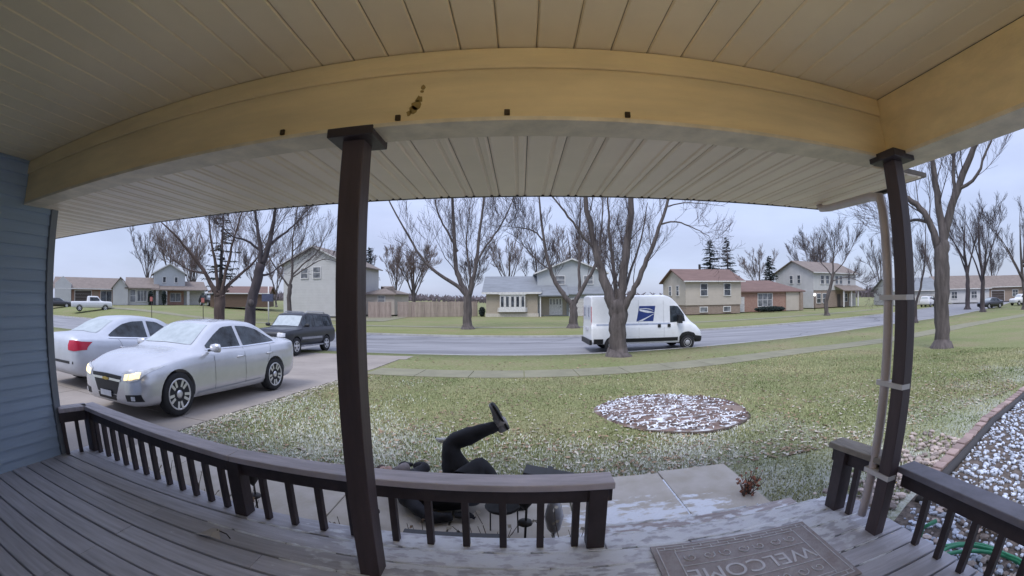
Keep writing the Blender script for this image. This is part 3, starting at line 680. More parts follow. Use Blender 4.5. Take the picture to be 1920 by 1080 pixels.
door(h, 8.0, 0.1, 0, 1.0, 2.2, M_DOORD); window(h, 10.2, 0.1, 0.9, 1.4, 1.4, pane=M_PANE); garage(h, 12.8, 0.1, 0, 2.2, 2.2)
# far right houses
h = thing('house', 'distant pale house behind the thin forked tree', 'house', (68, 54, 0.1), R(-18))
wall(h, 0, 12, 0, 8, 0, 2.8, M_WHITE); gable(h, 0, 12, 0, 8, 2.8, 2.2, M_ROOFG, 'x', 0.5, M_WHITE); window(h, 3, 0, 0.9, 1.2, 1.2); garage(h, 8.5, 0, 0, 4.0, 2.2)
h = thing('house', 'distant white house beyond the big right tree', 'house', (84, 54, 0.1), R(-35))
wall(h, 0, 13, 0, 8, 0, 3.0, M_WHITE); gable(h, 0, 13, 0, 8, 3.0, 2.4, M_ROOFT, 'x', 0.5, M_WHITE); window(h, 4, 0, 0.9, 1.4, 1.3); window(h, 9, 0, 0.9, 1.4, 1.3)
h = thing('house', 'distant brown house above the parked black car', 'house', (100, 50, 0.1), R(-48))
wall(h, 0, 10, 0, 8, 0, 3.2, M_BRICK2); gable(h, 0, 10, 0, 8, 3.2, 2.2, M_ROOFT, 'x', 0.5, M_BRICK2); garage(h, 3, 0, 0, 3.2, 2.2, M_DOORD); window(h, 7.5, 0, 1.0, 1.4, 1.3)
h = thing('house', 'distant tan house at the right end of the street', 'house', (116, 42, 0.1), R(-55))
wall(h, 0, 12, 0, 8, 0, 3.0, M_BEIGE); gable(h, 0, 12, 0, 8, 3.0, 2.2, M_ROOFG, 'x', 0.5, M_BEIGE); window(h, 4, 0, 0.9, 1.4, 1.3); window(h, 8, 0, 0.9, 1.4, 1.3)
# left houses
LZ = 1.2
h = thing('house', 'pale house with a front gable and two storey rear wing on the left', 'house', (-62.0, 41.7, LZ), R(52))
# local x runs along the street frontage to the right
wall(h, 0, 2.6, 0, 9, 0, 2.7, M_WHITE); wall(h, 2.62, 7.0, 0.6, 8, 0, 2.7, M_WHITE)
MB().prism([(0, 2.7), (2.6, 2.7), (1.3, 4.1)], 0, 0.12, axis='y').build('gable_wall', M_WHITE, h, fix=True)
MB().prism([(-0.3, 2.4), (1.3, 4.2), (2.9, 2.4), (2.9, 2.55), (1.3, 4.35), (-0.3, 2.55)], -0.4, 9, axis='y').build('roof', M_ROOFT, h, fix=True)
MB().prism([(-0.1, 2.55), (4.3, 4.35), (8.0, 2.6), (8.0, 2.72), (4.3, 4.5), (-0.1, 2.7)], 2.0, 8.0, axis='x').build('roof', M_ROOFT, h, fix=True)
window(h, 3.4, 0.6, 0.5, 0.9, 1.9, cols=1, pane=M_PANE2); window(h, 5.0, 0.6, 0.6, 1.6, 1.7, cols=3, rows=1, pane=M_PANE2); door(h, 6.5, 0.6, 0, 0.8, 2.1, M_DOORD)
wall(h, 7.05, 12.6, 1.5, 10, 0, 5.2, M_GREY); gable(h, 7.05, 12.6, 1.5, 10, 5.2, 1.5, M_ROOFT, 'y', 0.45, M_GREY)
for u in (8.9, 11.0): window(h, u, 1.5, 3.7, 0.5, 0.85, cols=1, rows=1)
MB().prism([(-0.4, 2.35), (1.5, 3.0), (1.5, 3.12), (-0.4, 2.5)], 6.6, 16.5, axis='x').build('porch_roof', M_ROOFT, h, fix=True)
wall(h, 9.4, 12.4, 1.38, 1.48, 0, 2.3, M_BRICK); window(h, 10.9, 1.38, 0.6, 1.8, 1.3, cols=2, rows=1, pane=M_PANE2)
for u in (7.4, 8.9, 12.8): MB().box(u, u + 0.45, -0.2, 0.1, 0, 2.35).build('porch_column', M_WHITE, h)
wall(h, 12.65, 16.2, 1.6, 9, 0, 2.6, M_WHITE); gable(h, 12.65, 16.2, 1.6, 9, 2.6, 1.3, M_ROOFT, 'x', 0.3, M_WHITE); garage(h, 14.6, 1.6, 0, 2.4, 2.1)
h = thing('house', 'far left low house of tan roof and red brick behind the pickup', 'house', (-73.5, 36.5, LZ + 0.1), R(56))
wall(h, 0, 3, 0, 8, 0, 3.2, M_WHITE); wall(h, 3.02, 11.5, 0.8, 8, 0, 2.5, M_BRICK); gable(h, 0, 11.5, 0.6, 8.4, 2.6, 1.7, M_ROOFT, 'x', 0.6)
MB().prism([(0, 3.2), (3, 3.2), (1.5, 4.4)], 0, 0.12, axis='y').build('gable_wall', M_WHITE, h, fix=True)
window(h, 9.5, 0.8, 0.4, 2.0, 1.7, cols=2, rows=1); garage(h, 5.2, 0.8, 0, 3.0, 2.1, M_DOORD); door(h, 7.6, 0.8, 0, 0.9, 2.1, M_BRICK2)
h = thing('house', 'low brown shed with shallow roof between the left trees', 'shed', (-44.0, 47.0, LZ - 0.1), R(25))
wall(h, 0, 9, 0, 5, 0, 2.0, mat('brown_wood', (0.13, 0.085, 0.06), 0.85)); gable(h, 0, 9, 0, 5, 2.0, 0.9, M_ROOFB, 'x', 0.3, mat('brown_wood', (0.13, 0.085, 0.06), 0.85))

# fence of vertical boards between the houses
M_FENCE = mat('fence_boards', (0.34, 0.27, 0.235), 0.85, var=0.2, scale=2, bump=0.3, stretch=(6, 6, 0.5), island=0.16)
def fence(label, p, q, n, hgt=1.8):
    t = thing('board_fence', label, 'fence', (p[0], p[1], gz(*p)), math.atan2(q[1] - p[1], q[0] - p[0]))
    Lh = math.hypot(q[0] - p[0], q[1] - p[1]); step = Lh / n
    for i in range(n):
        mb = MB(); u = i * step + 0.06
        while u < (i + 1) * step - 0.08:
            hh = hgt + rnd.uniform(-0.03, 0.03); mb.box(u, u + 0.135, -0.012 + rnd.uniform(-.012, .012), 0.012, 0.02, hh); u += 0.15
        mb.build('board_panel', M_FENCE, t)
    for i in range(n + 1): MB().box(i * step - 0.05, i * step + 0.05, 0.02, 0.12, 0, hgt + 0.05).build('post', M_FENCE, t)
    for z in (0.4, 1.4): MB().box(0, Lh, 0.015, 0.055, z, z + 0.09).build('rail', M_FENCE, t)
fence('long tan board fence left of the tan house', (-15.3, 49.4), (-5.6, 52.6), 6, 1.95)
fence('short tan board fence panel right of the porch post', (-18.6, 47.6), (-15.9, 48.4), 2, 1.95)
# ------------------------------------------------------------------ trees
M_BARK = mat('bark_grey', (0.098, 0.083, 0.079), 0.95, var=0.4, scale=2.4, bump=1.0, bscale=7, stretch=(3.2, 3.2, 0.5))
M_BARKD = mat('bark_dark', (0.06, 0.05, 0.053), 0.95, var=0.35, scale=2, bump=0.5, stretch=(2, 2, 0.5))
M_BARKB = mat('bark_brown', (0.095, 0.068, 0.058), 0.95, var=0.35, scale=2, bump=0.5, stretch=(2, 2, 0.5))
M_TWIG = mat('twigs', (0.07, 0.055, 0.057), 0.95, var=0.3, scale=1)
M_TWIGB = mat('twigs_brown', (0.135, 0.10, 0.09), 0.95, var=0.3, scale=1)
def wander(rg, p, d, length, n, up, jit):
    pts = [p.copy()]
    for i in range(n):
        d = (d + Vector((rg.uniform(-1, 1), rg.uniform(-1, 1), rg.uniform(-0.7, 0.7))) * jit + Vector((0, 0, up))).normalized()
        p = p + d * (length / n); pts.append(p.copy())
    return pts
def along(pts, t):
    k = t * (len(pts) - 1); i = min(int(k), len(pts) - 2)
    return pts[i].lerp(pts[i + 1], k - i), (pts[i + 1] - pts[i]).normalized()
def sprout(rg, mb, pts, r0, length, depth, dens, t0=0.3, up=0.06, jit=0.16, rmin=0.008):
    """branches growing off a limb, then finer and finer ones off those, fanning upwards"""
    n = max(2, int(dens * (1.0 if depth > 1 else 1.15)))
    for i in range(n):
        t = min(0.99, t0 + (1 - t0) * (i + rg.uniform(0.1, 0.9)) / n)
        p, d = along(pts, t)
        side = d.orthogonal().normalized(); side.rotate(Matrix.Rotation(rg.uniform(0, 2 * pi), 3, d))
        a = rg.uniform(0.35, 0.85)
        nd = (d * math.cos(a) + side * math.sin(a) + Vector((0, 0, 0.22))).normalized()
        ln = length * rg.uniform(0.55, 1.15) * (1.12 - 0.5 * t)
        r = max(rmin, r0 * rg.uniform(0.24, 0.40) * (1 - 0.45 * t))
        ns = 5 if depth > 1 else (4 if depth == 1 else 3)
        q = wander(rg, p, nd, ln, ns, up, jit)
        rr = [max(rmin * 0.6, r * (1 - 0.8 * k / ns)) for k in range(ns + 1)]
        mb.tube(q, rr, 5 if depth > 1 else 3, cap=False, smooth=depth > 0)
        if depth > 0: sprout(rg, mb, q, r, ln * 0.66, depth - 1, dens * 0.92, 0.15, up, jit, rmin)
def limb_pts(pl, rg, n=4, wob=0.05):
    """smooth the given limb through its points"""
    P = [Vector(p[:3]) for p in pl]; Rr = [p[3] for p in pl]; out = []; rad = []
    for i in range(len(P) - 1):
        a, b, c, d = P[max(i - 1, 0)], P[i], P[i + 1], P[min(i + 2, len(P) - 1)]
        for k in range(n):
            t = k / n
            v = 0.5 * ((2 * b) + (c - a) * t + (2 * a - 5 * b + 4 * c - d) * t * t + (3 * b - a - 3 * c + d) * t ** 3)
            v += Vector((rg.uniform(-1, 1), rg.uniform(-1, 1), 0)) * wob * (0 if i + k == 0 else 1)
            out.append(v); rad.append(lerp(Rr[i], Rr[i + 1], t))
    out.append(P[-1]); rad.append(Rr[-1]); return out, rad
def bare_tree(label, x, y, limbs, seed, name='bare_tree', bark=M_BARK, twig=M_TWIG, z=None, length=2.4, depth=2, dens=6, rmin=0.012, group='bare street trees', wob=0.04, t0=0.25, up=0.10, flare=True):
    """limbs: lists of (lateral metres, depth metres, height, radius); the first is the trunk"""
    rg = random.Random(seed); zz = gz(x, y) if z is None else z
    t = thing(name, label, 'tree', (x, y, zz - 0.03), -math.atan2(x, y), group)
    tr = MB(); cr = MB()
    for i, pl in enumerate(limbs):
        pts, rad = limb_pts(pl, rg, 4, wob); rad = [q * (0.78 if i else 0.93) for q in rad]
        if i == 0 and flare:
            r = rad[0]; pts = [pts[0] - Vector((0, 0, 0.1)), pts[0] + Vector((0, 0, 0.06)), pts[0] + Vector((0, 0, 0.28))] + pts[1:]; rad = [r * 1.75, r * 1.5, r * 1.12] + rad[1:]
        k0 = len(tr.v); nn_ = 12 if rad[0] > 0.12 else 7; tr.tube(pts, rad, nn_, cap=False)
        for q in range(k0, len(tr.v)):
            c_ = pts[(q - k0) // nn_]; f_ = 1 + rg.uniform(-0.07, 0.07); v_ = tr.v[q]; tr.v[q] = (c_[0] + (v_[0] - c_[0]) * f_, c_[1] + (v_[1] - c_[1]) * f_, c_[2] + (v_[2] - c_[2]) * f_)
        if i > 0 or len(limbs) == 1:
            sprout(rg, cr, pts, max(rad[len(rad) // 2] * 0.8, rmin * 2), length, depth, dens, t0, up, 0.22, rmin)
    tr.build('trunk', bark, t); cr.build('crown', twig, t)
    return t
def grown_limbs(rg, H, r, n, fork=0.28, spread=0.5):
    trunk = [(0, 0, 0, r), (rg.uniform(-.1, .1), rg.uniform(-.1, .1), H * fork * 0.6, r * 0.85), (rg.uniform(-.15, .15), rg.uniform(-.15, .15), H * fork, r * 0.75), (rg.uniform(-.4, .4), rg.uniform(-.3, .3), H * 0.62, r * 0.42), (rg.uniform(-.6, .6), rg.uniform(-.4, .4), H * 0.97, r * 0.08)]
    L_ = [trunk]
    for i in range(n):
        a = 2 * pi * i / n + rg.uniform(-.5, .5); f = fork * rg.uniform(0.8, 1.6); s = H * spread * rg.uniform(0.6, 1.1)
        c, d = math.cos(a), math.sin(a); top = H * rg.uniform(0.75, 1.0)
        L_.append([(0, 0, H * f, r * 0.5), (c * s * 0.3, d * s * 0.3, lerp(H * f, top, 0.35), r * 0.33), (c * s * 0.65, d * s * 0.65, lerp(H * f, top, 0.7), r * 0.2), (c * s, d * s, top, r * 0.05)])
    return L_
def wild_tree(label, x, y, H, r, seed, n=5, fork=0.28, spread=0.4, group='bare background trees', **k):
    rg = random.Random(seed); k.setdefault('dens', 7); k.setdefault('rmin', 0.018)
    return bare_tree(label, x, y, grown_limbs(rg, H, r, n, fork, spread), seed + 1, group=group, length=H * 0.27, **k)

# the big tree in front of the van (lateral axis to the right as seen from the porch)
bare_tree('thick trunked bare tree with four rising limbs in front of the mail van', 3.88, 15.75, [
    [(0, 0, 0, 0.40), (-0.02, 0, 0.9, 0.37), (0.0, 0, 1.7, 0.38), (0.0, 0, 2.2, 0.28)],
    [(-0.08, 0, 1.5, 0.30), (-0.25, 0.02, 2.1, 0.29), (-0.46, 0.05, 2.7, 0.25), (-0.72, 0.1, 3.6, 0.2), (-0.95, 0.1, 4.6, 0.17), (-1.25, 0.0, 6.4, 0.12), (-1.5, 0, 9.0, 0.04)],
    [(0.05, 0.05, 1.5, 0.28), (0.12, 0.1, 2.2, 0.25), (0.18, 0.2, 3.0, 0.22), (0.38, 0.2, 4.4, 0.2), (0.62, 0.2, 6.3, 0.15), (0.8, 0.2, 9.5, 0.04)],
    [(0.1, -0.05, 1.6, 0.2), (0.3, -0.12, 2.15, 0.18), (0.65, -0.2, 2.75, 0.14), (1.05, -0.2, 3.6, 0.12), (1.5, -0.2, 4.7, 0.1), (2.15, -0.2, 6.3, 0.07), (2.6, -0.2, 8.0, 0.03)],
    [(-0.05, 0.3, 2.1, 0.14), (-0.15, 0.6, 3.2, 0.10), (-0.3, 0.8, 4.6, 0.08), (-0.35, 0.9, 6.8, 0.04)],
    [(-0.85, 0.1, 4.3, 0.09), (-1.35, -0.1, 4.8, 0.075), (-1.9, -0.2, 5.6, 0.06), (-2.6, -0.3, 6.5, 0.04), (-3.3, -.3, 7.6, 0.02)],
    [(1.7, -0.2, 5.2, 0.05), (2.3, -0.4, 5.25, 0.04), (3.1, -0.5, 4.95, 0.025), (3.6, -0.6, 4.6, 0.012)],
    [(2.0, -0.2, 5.9, 0.04), (2.7, -0.2, 6.05, 0.03), (3.5, -0.2, 6.0, 0.015), (4.4, -.2, 5.9, 0.008)],
    [(0.1, 0.3, 2.2, 0.1), (0.5, 0.9, 3.4, 0.07), (1.0, 1.3, 4.8, 0.05), (1.4, 1.6, 6.5, 0.02)]], 11, length=2.6, dens=7, rmin=0.0065, depth=2)
bare_tree('bare tree with a long limb leaning left between the fence and the bow window house', -4.03, 30.9, [
    [(0, 0, 0, 0.4), (0.0, 0, 1.2, 0.36), (0.05, 0, 2.3, 0.33), (0.05, 0, 2.9, 0.24)],
    [(-0.1, 0, 2.6, 0.24), (-0.75, 0, 3.3, 0.19), (-2.1, 0, 4.2, 0.16), (-3.3, 0, 5.2, 0.14), (-4.6, 0, 7.2, 0.1), (-6.5, 0, 10.6, 0.06), (-7.2, 0, 12.5, 0.02)],
    [(-0.05, 0.1, 2.8, 0.28), (-0.6, 0.2, 3.8, 0.24), (-0.9, 0.3, 4.9, 0.22), (-1.0, 0.3, 7.0, 0.18), (-1.2, 0.3, 10.3, 0.14), (-1.4, 0.3, 14, 0.04)],
    [(-0.75, 0.2, 6.0, 0.13), (-1.5, 0.2, 7.4, 0.1), (-2.3, 0.2, 9.0, 0.08), (-2.9, 0.2, 11.5, 0.04)],
    [(0.15, -0.1, 2.7, 0.22), (0.55, -0.2, 4.2, 0.18), (0.75, -0.2, 5.8, 0.16), (1.0, -0.2, 8.0, 0.13), (1.25, -0.2, 10.3, 0.1), (1.5, -.2, 13.5, 0.03)],
    [(0.65, -0.2, 4.9, 0.12), (1.3, -0.3, 6.2, 0.1), (2.3, -0.3, 7.6, 0.08), (3.4, -0.3, 9.8, 0.05), (4.0, -0.3, 12.0, 0.02)],
    [(0.3, 0.2, 3.6, 0.12), (0.1, 0.6, 5.2, 0.09), (-0.1, 0.8, 7.0, 0.07), (0.2, 1.0, 9.8, 0.03)]], 12, length=4.2, dens=8, rmin=0.011, depth=2)
bare_tree('bare V forked tree in front of the bow window house', 4.12, 31.4, [
    [(0, 0, 0, 0.4), (0.02, 0, 1.0, 0.35), (0.0, 0, 1.7, 0.33), (0, 0, 2.2, 0.22)],
    [(-0.15, 0, 1.9, 0.27), (-0.8, 0, 2.7, 0.24), (-1.5, 0.1, 3.9, 0.2), (-2.0, 0.1, 5.4, 0.17), (-2.3, 0.1, 7.6, 0.12), (-2.6, 0, 10.5, 0.08), (-2.8, 0, 13, 0.03)],
    [(0.15, 0, 2.0, 0.25), (0.8, 0, 3.3, 0.2), (1.5, 0, 4.4, 0.17), (2.0, -0.1, 5.8, 0.13), (2.4, -0.1, 9.0, 0.06), (2.5, -.1, 12, 0.02)],
    [(0.5, 0.1, 2.9, 0.17), (0.5, 0.3, 4.6, 0.14), (0.55, 0.4, 6.8, 0.11), (0.7, 0.5, 10.5, 0.05)],
    [(-2.2, 0.1, 6.8, 0.09), (-3.1, 0, 7.7, 0.07), (-4.4, 0, 8.0, 0.04), (-5.2, 0, 8.1, 0.015)],
    [(-1.7, 0.1, 4.5, 0.08), (-2.6, 0, 5.2, 0.06), (-3.6, 0, 6.2, 0.04), (-4.4, 0, 7.6, 0.015)]], 13, length=3.9, dens=8, rmin=0.011, depth=2)
bare_tree('large bare tree with a forked crown right of the corner porch post', 15.6, 9.77, [
    [(0, 0, 0, 0.36), (-0.05, 0, 1.0, 0.33), (-0.05, 0, 2.4, 0.35), (0.0, 0, 3.4, 0.33), (0.03, 0, 3.9, 0.3)],
    [(-0.05, 0, 3.4, 0.24), (-0.25, 0, 4.3, 0.2), (-0.6, 0, 5.1, 0.17), (-1.2, 0, 5.7, 0.14), (-2.0, 0, 6.1, 0.09), (-2.9, 0, 6.2, 0.04)],
    [(0.05, 0, 3.7, 0.25), (0.1, 0, 4.8, 0.2), (0.05, 0, 6.2, 0.17), (0.1, 0, 8.5, 0.08), (0.1, 0, 10.5, 0.02)],
    [(0.1, 0, 4.0, 0.25), (0.6, 0, 5.2, 0.21), (1.3, 0, 6.4, 0.18), (2.2, -0.2, 7.6, 0.13), (3.4, -0.3, 9.0, 0.05)],
    [(0.75, 0, 5.4, 0.13), (0.9, 0.2, 6.6, 0.1), (1.3, 0.2, 8.3, 0.04)],
    [(1.0, 0, 5.8, 0.1), (1.8, -0.2, 6.2, 0.08), (2.6, -0.3, 7.3, 0.05), (3.4, -.3, 8.0, 0.02)],
    [(-0.4, 0, 4.7, 0.1), (-1.1, 0.3, 4.9, 0.07), (-1.9, 0.4, 4.6, 0.04)]], 14, length=2.8, dens=8, rmin=0.007, depth=2)
_lt = bare_tree('dark leaning bare tree with a scarred trunk behind the dark SUV', -14.7, 18.9, [
    [(0, 0, 0, 0.38), (0.05, 0, 1.4, 0.34), (0.35, 0, 2.8, 0.31), (0.62, 0, 3.9, 0.3), (0.68, 0, 4.2, 0.25)],
    [(0.6, 0, 3.7, 0.22), (0.62, 0, 4.8, 0.17), (0.45, 0, 5.8, 0.13), (0.2, 0, 6.9, 0.09), (0.0, 0, 8.2, 0.03)],
    [(0.68, 0, 4.0, 0.25), (1.0, 0, 4.9, 0.21), (1.2, 0, 5.9, 0.17), (1.35, 0, 7.4, 0.1), (1.5, 0, 9.0, 0.03)],
    [(1.1, 0, 5.2, 0.12), (1.7, 0, 5.7, 0.09), (2.4, 0, 6.3, 0.06), (3.2, 0, 7.3, 0.03)],
    [(0.6, 0, 3.5, 0.1), (1.2, 0, 3.6, 0.07), (2.0, 0, 4.2, 0.04), (2.8, 0, 4.6, 0.02)],
    [(0.55, 0.1, 4.9, 0.1), (-0.2, 0.1, 5.4, 0.08), (-1.0, 0.1, 5.6, 0.05), (-1.8, 0, 6.2, 0.02)]], 15, bark=M_BARKD, length=2.8, dens=8, rmin=0.008, z=0.15, depth=2)
MB().lathe([(0.17, -0.05), (0.19, 0.0), (0.15, 0.035), (0.09, 0.02)], 14, (0.12, -0.30, 2.0), 'y').build('bark_scar', M_BARK, _lt)
bare_tree('brown bare tree with wide arching branches left of the SUV', -18.0, 20.1, [
    [(0, 0, 0, 0.42), (0.0, 0, 1.3, 0.38), (0.0, 0, 2.3, 0.4), (0.0, 0, 2.5, 0.32)],
    [(-0.1, 0, 2.3, 0.24), (-0.6, 0, 3.2, 0.18), (-1.3, 0, 4.2, 0.14), (-2.4, 0, 5.4, 0.1), (-3.6, 0, 6.4, 0.06), (-4.6, 0, 7.2, 0.02)],
    [(0.1, 0, 2.3, 0.2), (0.5, 0, 3.0, 0.15), (1.2, 0, 3.6, 0.12), (2.0, 0, 4.3, 0.08), (2.9, 0, 5.4, 0.04)],
    [(-0.05, 0.1, 2.4, 0.18), (-0.3, 0.3, 4.2, 0.13), (-0.7, 0.4, 6.0, 0.08), (-1.0, 0.4, 8.0, 0.03)],
    [(0.1, -0.1, 2.4, 0.16), (0.5, -0.2, 4.4, 0.12), (0.9, -0.2, 6.2, 0.08), (1.4, -0.2, 8.2, 0.03)],
    [(-0.9, 0, 3.7, 0.08), (-2.0, -0.2, 3.9, 0.06), (-3.2, -0.3, 4.6, 0.03)]], 16, bark=M_BARKB, twig=M_TWIGB, length=3.0, dens=8, rmin=0.009, z=0.15, depth=2)
bare_tree('slim forked bare tree in front of the pale gable house', -21.4, 33.8, [
    [(0, 0, 0, 0.26), (0, 0, 2.0, 0.23), (0.1, 0, 3.2, 0.22)],
    [(0.1, 0, 3.1, 0.18), (0.3, 0, 4.6, 0.15), (0.2, 0, 6.4, 0.12), (0.3, 0, 8.5, 0.08), (0.6, 0, 11, 0.03)],
    [(0.0, 0, 3.0, 0.13), (-1.0, 0, 4.3, 0.1), (-2.2, 0, 6.0, 0.07), (-3.2, 0, 7.6, 0.03)],
    [(0.25, 0, 4.0, 0.12), (1.2, 0, 5.0, 0.1), (2.6, 0, 6.2, 0.07), (3.4, 0, 7.8, 0.04), (4.2, 0, 9.6, 0.02)],
    [(0.25, 0, 3.8, 0.1), (1.4, 0, 4.6, 0.08), (3.2, 0, 5.6, 0.05), (4.6, 0, 5.4, 0.02)],
    [(0.2, 0, 6.2, 0.08), (1.2, 0, 7.4, 0.06), (1.6, 0, 9.2, 0.03)]], 17, length=3.2, dens=7, rmin=0.012, z=0.5, depth=2)
bare_tree('slender bare street tree in front of the white two storey house', 34.0, 37.0, [
    [(0, 0, 0, 0.3), (-0.1, 0, 1.6, 0.26), (0.5, 0, 3.4, 0.2), (0.8, 0, 4.8, 0.17)],
    [(0.8, 0, 4.7, 0.15), (0.9, 0, 6.2, 0.1), (1.2, 0, 8.5, 0.04)], [(0.7, 0, 4.4, 0.1), (-0.8, 0, 6.2, 0.06), (-2.4, 0, 8.0, 0.02)],
    [(0.8, 0, 4.6, 0.1), (2.2, 0, 6.0, 0.07), (3.6, 0, 8.2, 0.02)], [(0.6, 0, 3.8, 0.08), (2.6, 0, 4.2, 0.05), (4.8, 0, 3.2, 0.02)]], 18, length=3.4, dens=9, rmin=0.013, depth=2)
bare_tree('thin low forked bare tree by the kerb right of the corner post', 31.0, 22.3, [
    [(0, 0, 0, 0.24), (0, 0, 1.2, 0.21), (0.0, 0, 1.5, 0.2)], [(-0.05, 0, 1.4, 0.16), (-0.25, 0, 2.8, 0.14), (-0.3, 0, 5.0, 0.1), (-0.5, 0, 9.0, 0.03)],
    [(0.05, 0, 1.4, 0.15), (0.5, 0, 2.8, 0.12), (0.9, 0, 4.6, 0.09), (1.3, 0, 8.0, 0.03)], [(-0.3, 0, 3.8, 0.07), (-1.2, 0, 4.6, 0.05), (-1.8, 0, 6.5, 0.02)]], 19, bark=M_BARKD, length=2.8, dens=7, rmin=0.012, depth=2)
wild_tree('tall thin bare tree beside the parked black car', 60.5, 33.5, 13, 0.42, 20, n=5, fork=0.35, spread=0.3, bark=M_BARKD)
wild_tree('tall bare V shaped tree right of the big right tree', 52.0, 26.5, 12.5, 0.36, 21, n=5, fork=0.3, spread=0.42, bark=M_BARKD)
wild_tree('bare tree far right at the edge of the view', 60.0, 24.0, 12, 0.36, 22, n=5, fork=0.3, spread=0.4)
wild_tree('small rounded bare tree in front of the board fence', -13.9, 51.5, 9.2, 0.30, 23, n=7, fork=0.26, spread=0.36, dens=8, twig=M_TWIGB)
BG = [(-27, 66, 10, 'bare tree crown over the roof left of the fence'), (-22, 70, 10.5, 'bare tree rising behind the left end of the fence'), (-8.5, 68, 11, 'bare tree behind the right end of the fence'), (-2.0, 72, 14, 'tall fan shaped bare tree behind the bow window roof'), (3.0, 70, 12.5, 'bare tree behind the grey roof valley'),
      (13, 74, 15, 'dense bare tree behind the big near tree'), (18.5, 78, 15, 'bare tree crown left of the split level roof'), (9, 72, 15, 'bare tree behind the grey gable'), (56, 66, 13, 'bare tree over the white two storey roof'), (63, 70, 13, 'bare tree right of the white two storey roof'),
      (-73, 58, 14, 'leftmost tall thin bare tree behind the low house'), (-70, 62, 15, 'second tall thin bare tree behind the low house'), (-69, 68, 13, 'third tall thin bare tree behind the low house'), (-64, 62, 13, 'wide fan of bare branches above the left house'), (-50, 66, 11, 'bare tree behind the right wing of the left house'), (-42, 62, 9, 'bushy bare tree beyond the shed'),
      (78, 66, 13, 'bare tree behind the distant pale house'), (95, 62, 13, 'bare tree behind the distant white house'), (108, 52, 12, 'bare tree behind the distant brown house'), (46, 70, 11, 'bare tree left of the white gable')]
for i, (x, y, H, lab) in enumerate(BG):
    wild_tree(lab, x, y, H, H * 0.022, 40 + i, n=6, fork=0.2, spread=0.34, depth=2, dens=7, rmin=0.022, twig=M_TWIGB if i % 2 else M_TWIG)

M_NEED = mat('needles', (0.018, 0.028, 0.026), 0.9, var=0.4, scale=3, island=0.3)
def conifer(label, x, y, z, H, rad, seed, gap=0.0, whorls=38):
    rg = random.Random(seed); t = thing('conifer', label, 'tree', (x, y, z), 0, 'conifers')
    MB().tube([(0, 0, 0), (0.05, 0, H * 0.5), (0, 0, H)], [H * 0.022, H * 0.013, 0.02], 7).build('trunk', M_BARKD, t)
    mb = MB()
    for w_ in range(whorls):
        f = (w_ + 0.5) / whorls; zc = H * (0.14 + 0.85 * f) ; rr = rad * (1 - f) ** 0.8 + 0.12
        for b in range(rg.randint(5, 8)):
            a = rg.uniform(0, 2 * pi); ln = rr * rg.uniform(0.4, 1.15); bo = rg.uniform(-0.35, 0.35) * H * 0.06
            if rg.random() < gap: continue
            dv = Vector((math.cos(a), math.sin(a), -0.12)); sd = Vector((-math.sin(a), math.cos(a), 0))
            n = max(3, int(ln / 0.22))
            for k in range(n):
                u = (k + 0.6) / n; p = Vector((0, 0, zc + bo)) + dv * ln * u + Vector((0, 0, 0.10 * ln * u * u))
                for s in (-1, 1, 0):
                    wd = 0.10 + 0.16 * (1 - u) * ln
                    q = p + sd * s * wd + dv * 0.25 + Vector((0, 0, rg.uniform(-.18, .02)))
                    e = (dv if s else sd) * 0.09 + Vector((0, 0, rg.uniform(-.06, .06)))
                    mb.add([p - e, p + e, q + e * 0.4, q - e * 0.4], [(0, 1, 2, 3)])
    mb.build('crown', M_NEED, t)
conifer('tall sparse spruce standing behind the brown left tree', -30.0, 33.6, 1.0, 12.5, 2.6, 1, gap=0.45, whorls=24)
conifer('dark full fir left of the pair above the split level roof', 31.2, 62, 0, 11.6, 3.9, 2)
conifer('taller thin fir right of the pair above the split level roof', 34.8, 62.5, 0, 12.2, 3.0, 3, gap=0.3)
conifer('small dark fir above the ranch house roof', 43.2, 62, 0, 9.2, 2.6, 4)
conifer('dark pine just right of the front porch post', -25.0, 64, 0, 11.0, 2.4, 5, gap=0.2)
conifer('dark fir at the far right edge', 72.0, 27.0, 0, 7.5, 2.2, 6)
# distant belt of woods along the horizon
mb = MB(); rg = random.Random(77)
for i in range(2600):
    x = rg.uniform(-330, 330); y = rg.uniform(190, 260); hh = rg.uniform(4.0, 7.5) * (0.75 + 0.35 * math.sin(x * 0.05) * math.sin(x * 0.013 + 1))
    r0 = rg.uniform(0.15, 0.5); mb.tube([(x, y, 0), (x + rg.uniform(-1, 1), y, hh * 0.6), (x + rg.uniform(-2, 2), y, hh)], [r0, r0 * 2.2, 0.1], 4, cap=False, smooth=False)
tag(mb.build('distant_woods', mat('far_wood', (0.12, 0.10, 0.11), 0.95)), 'low grey line of distant woods on the horizon', 'woods', kind='stuff')
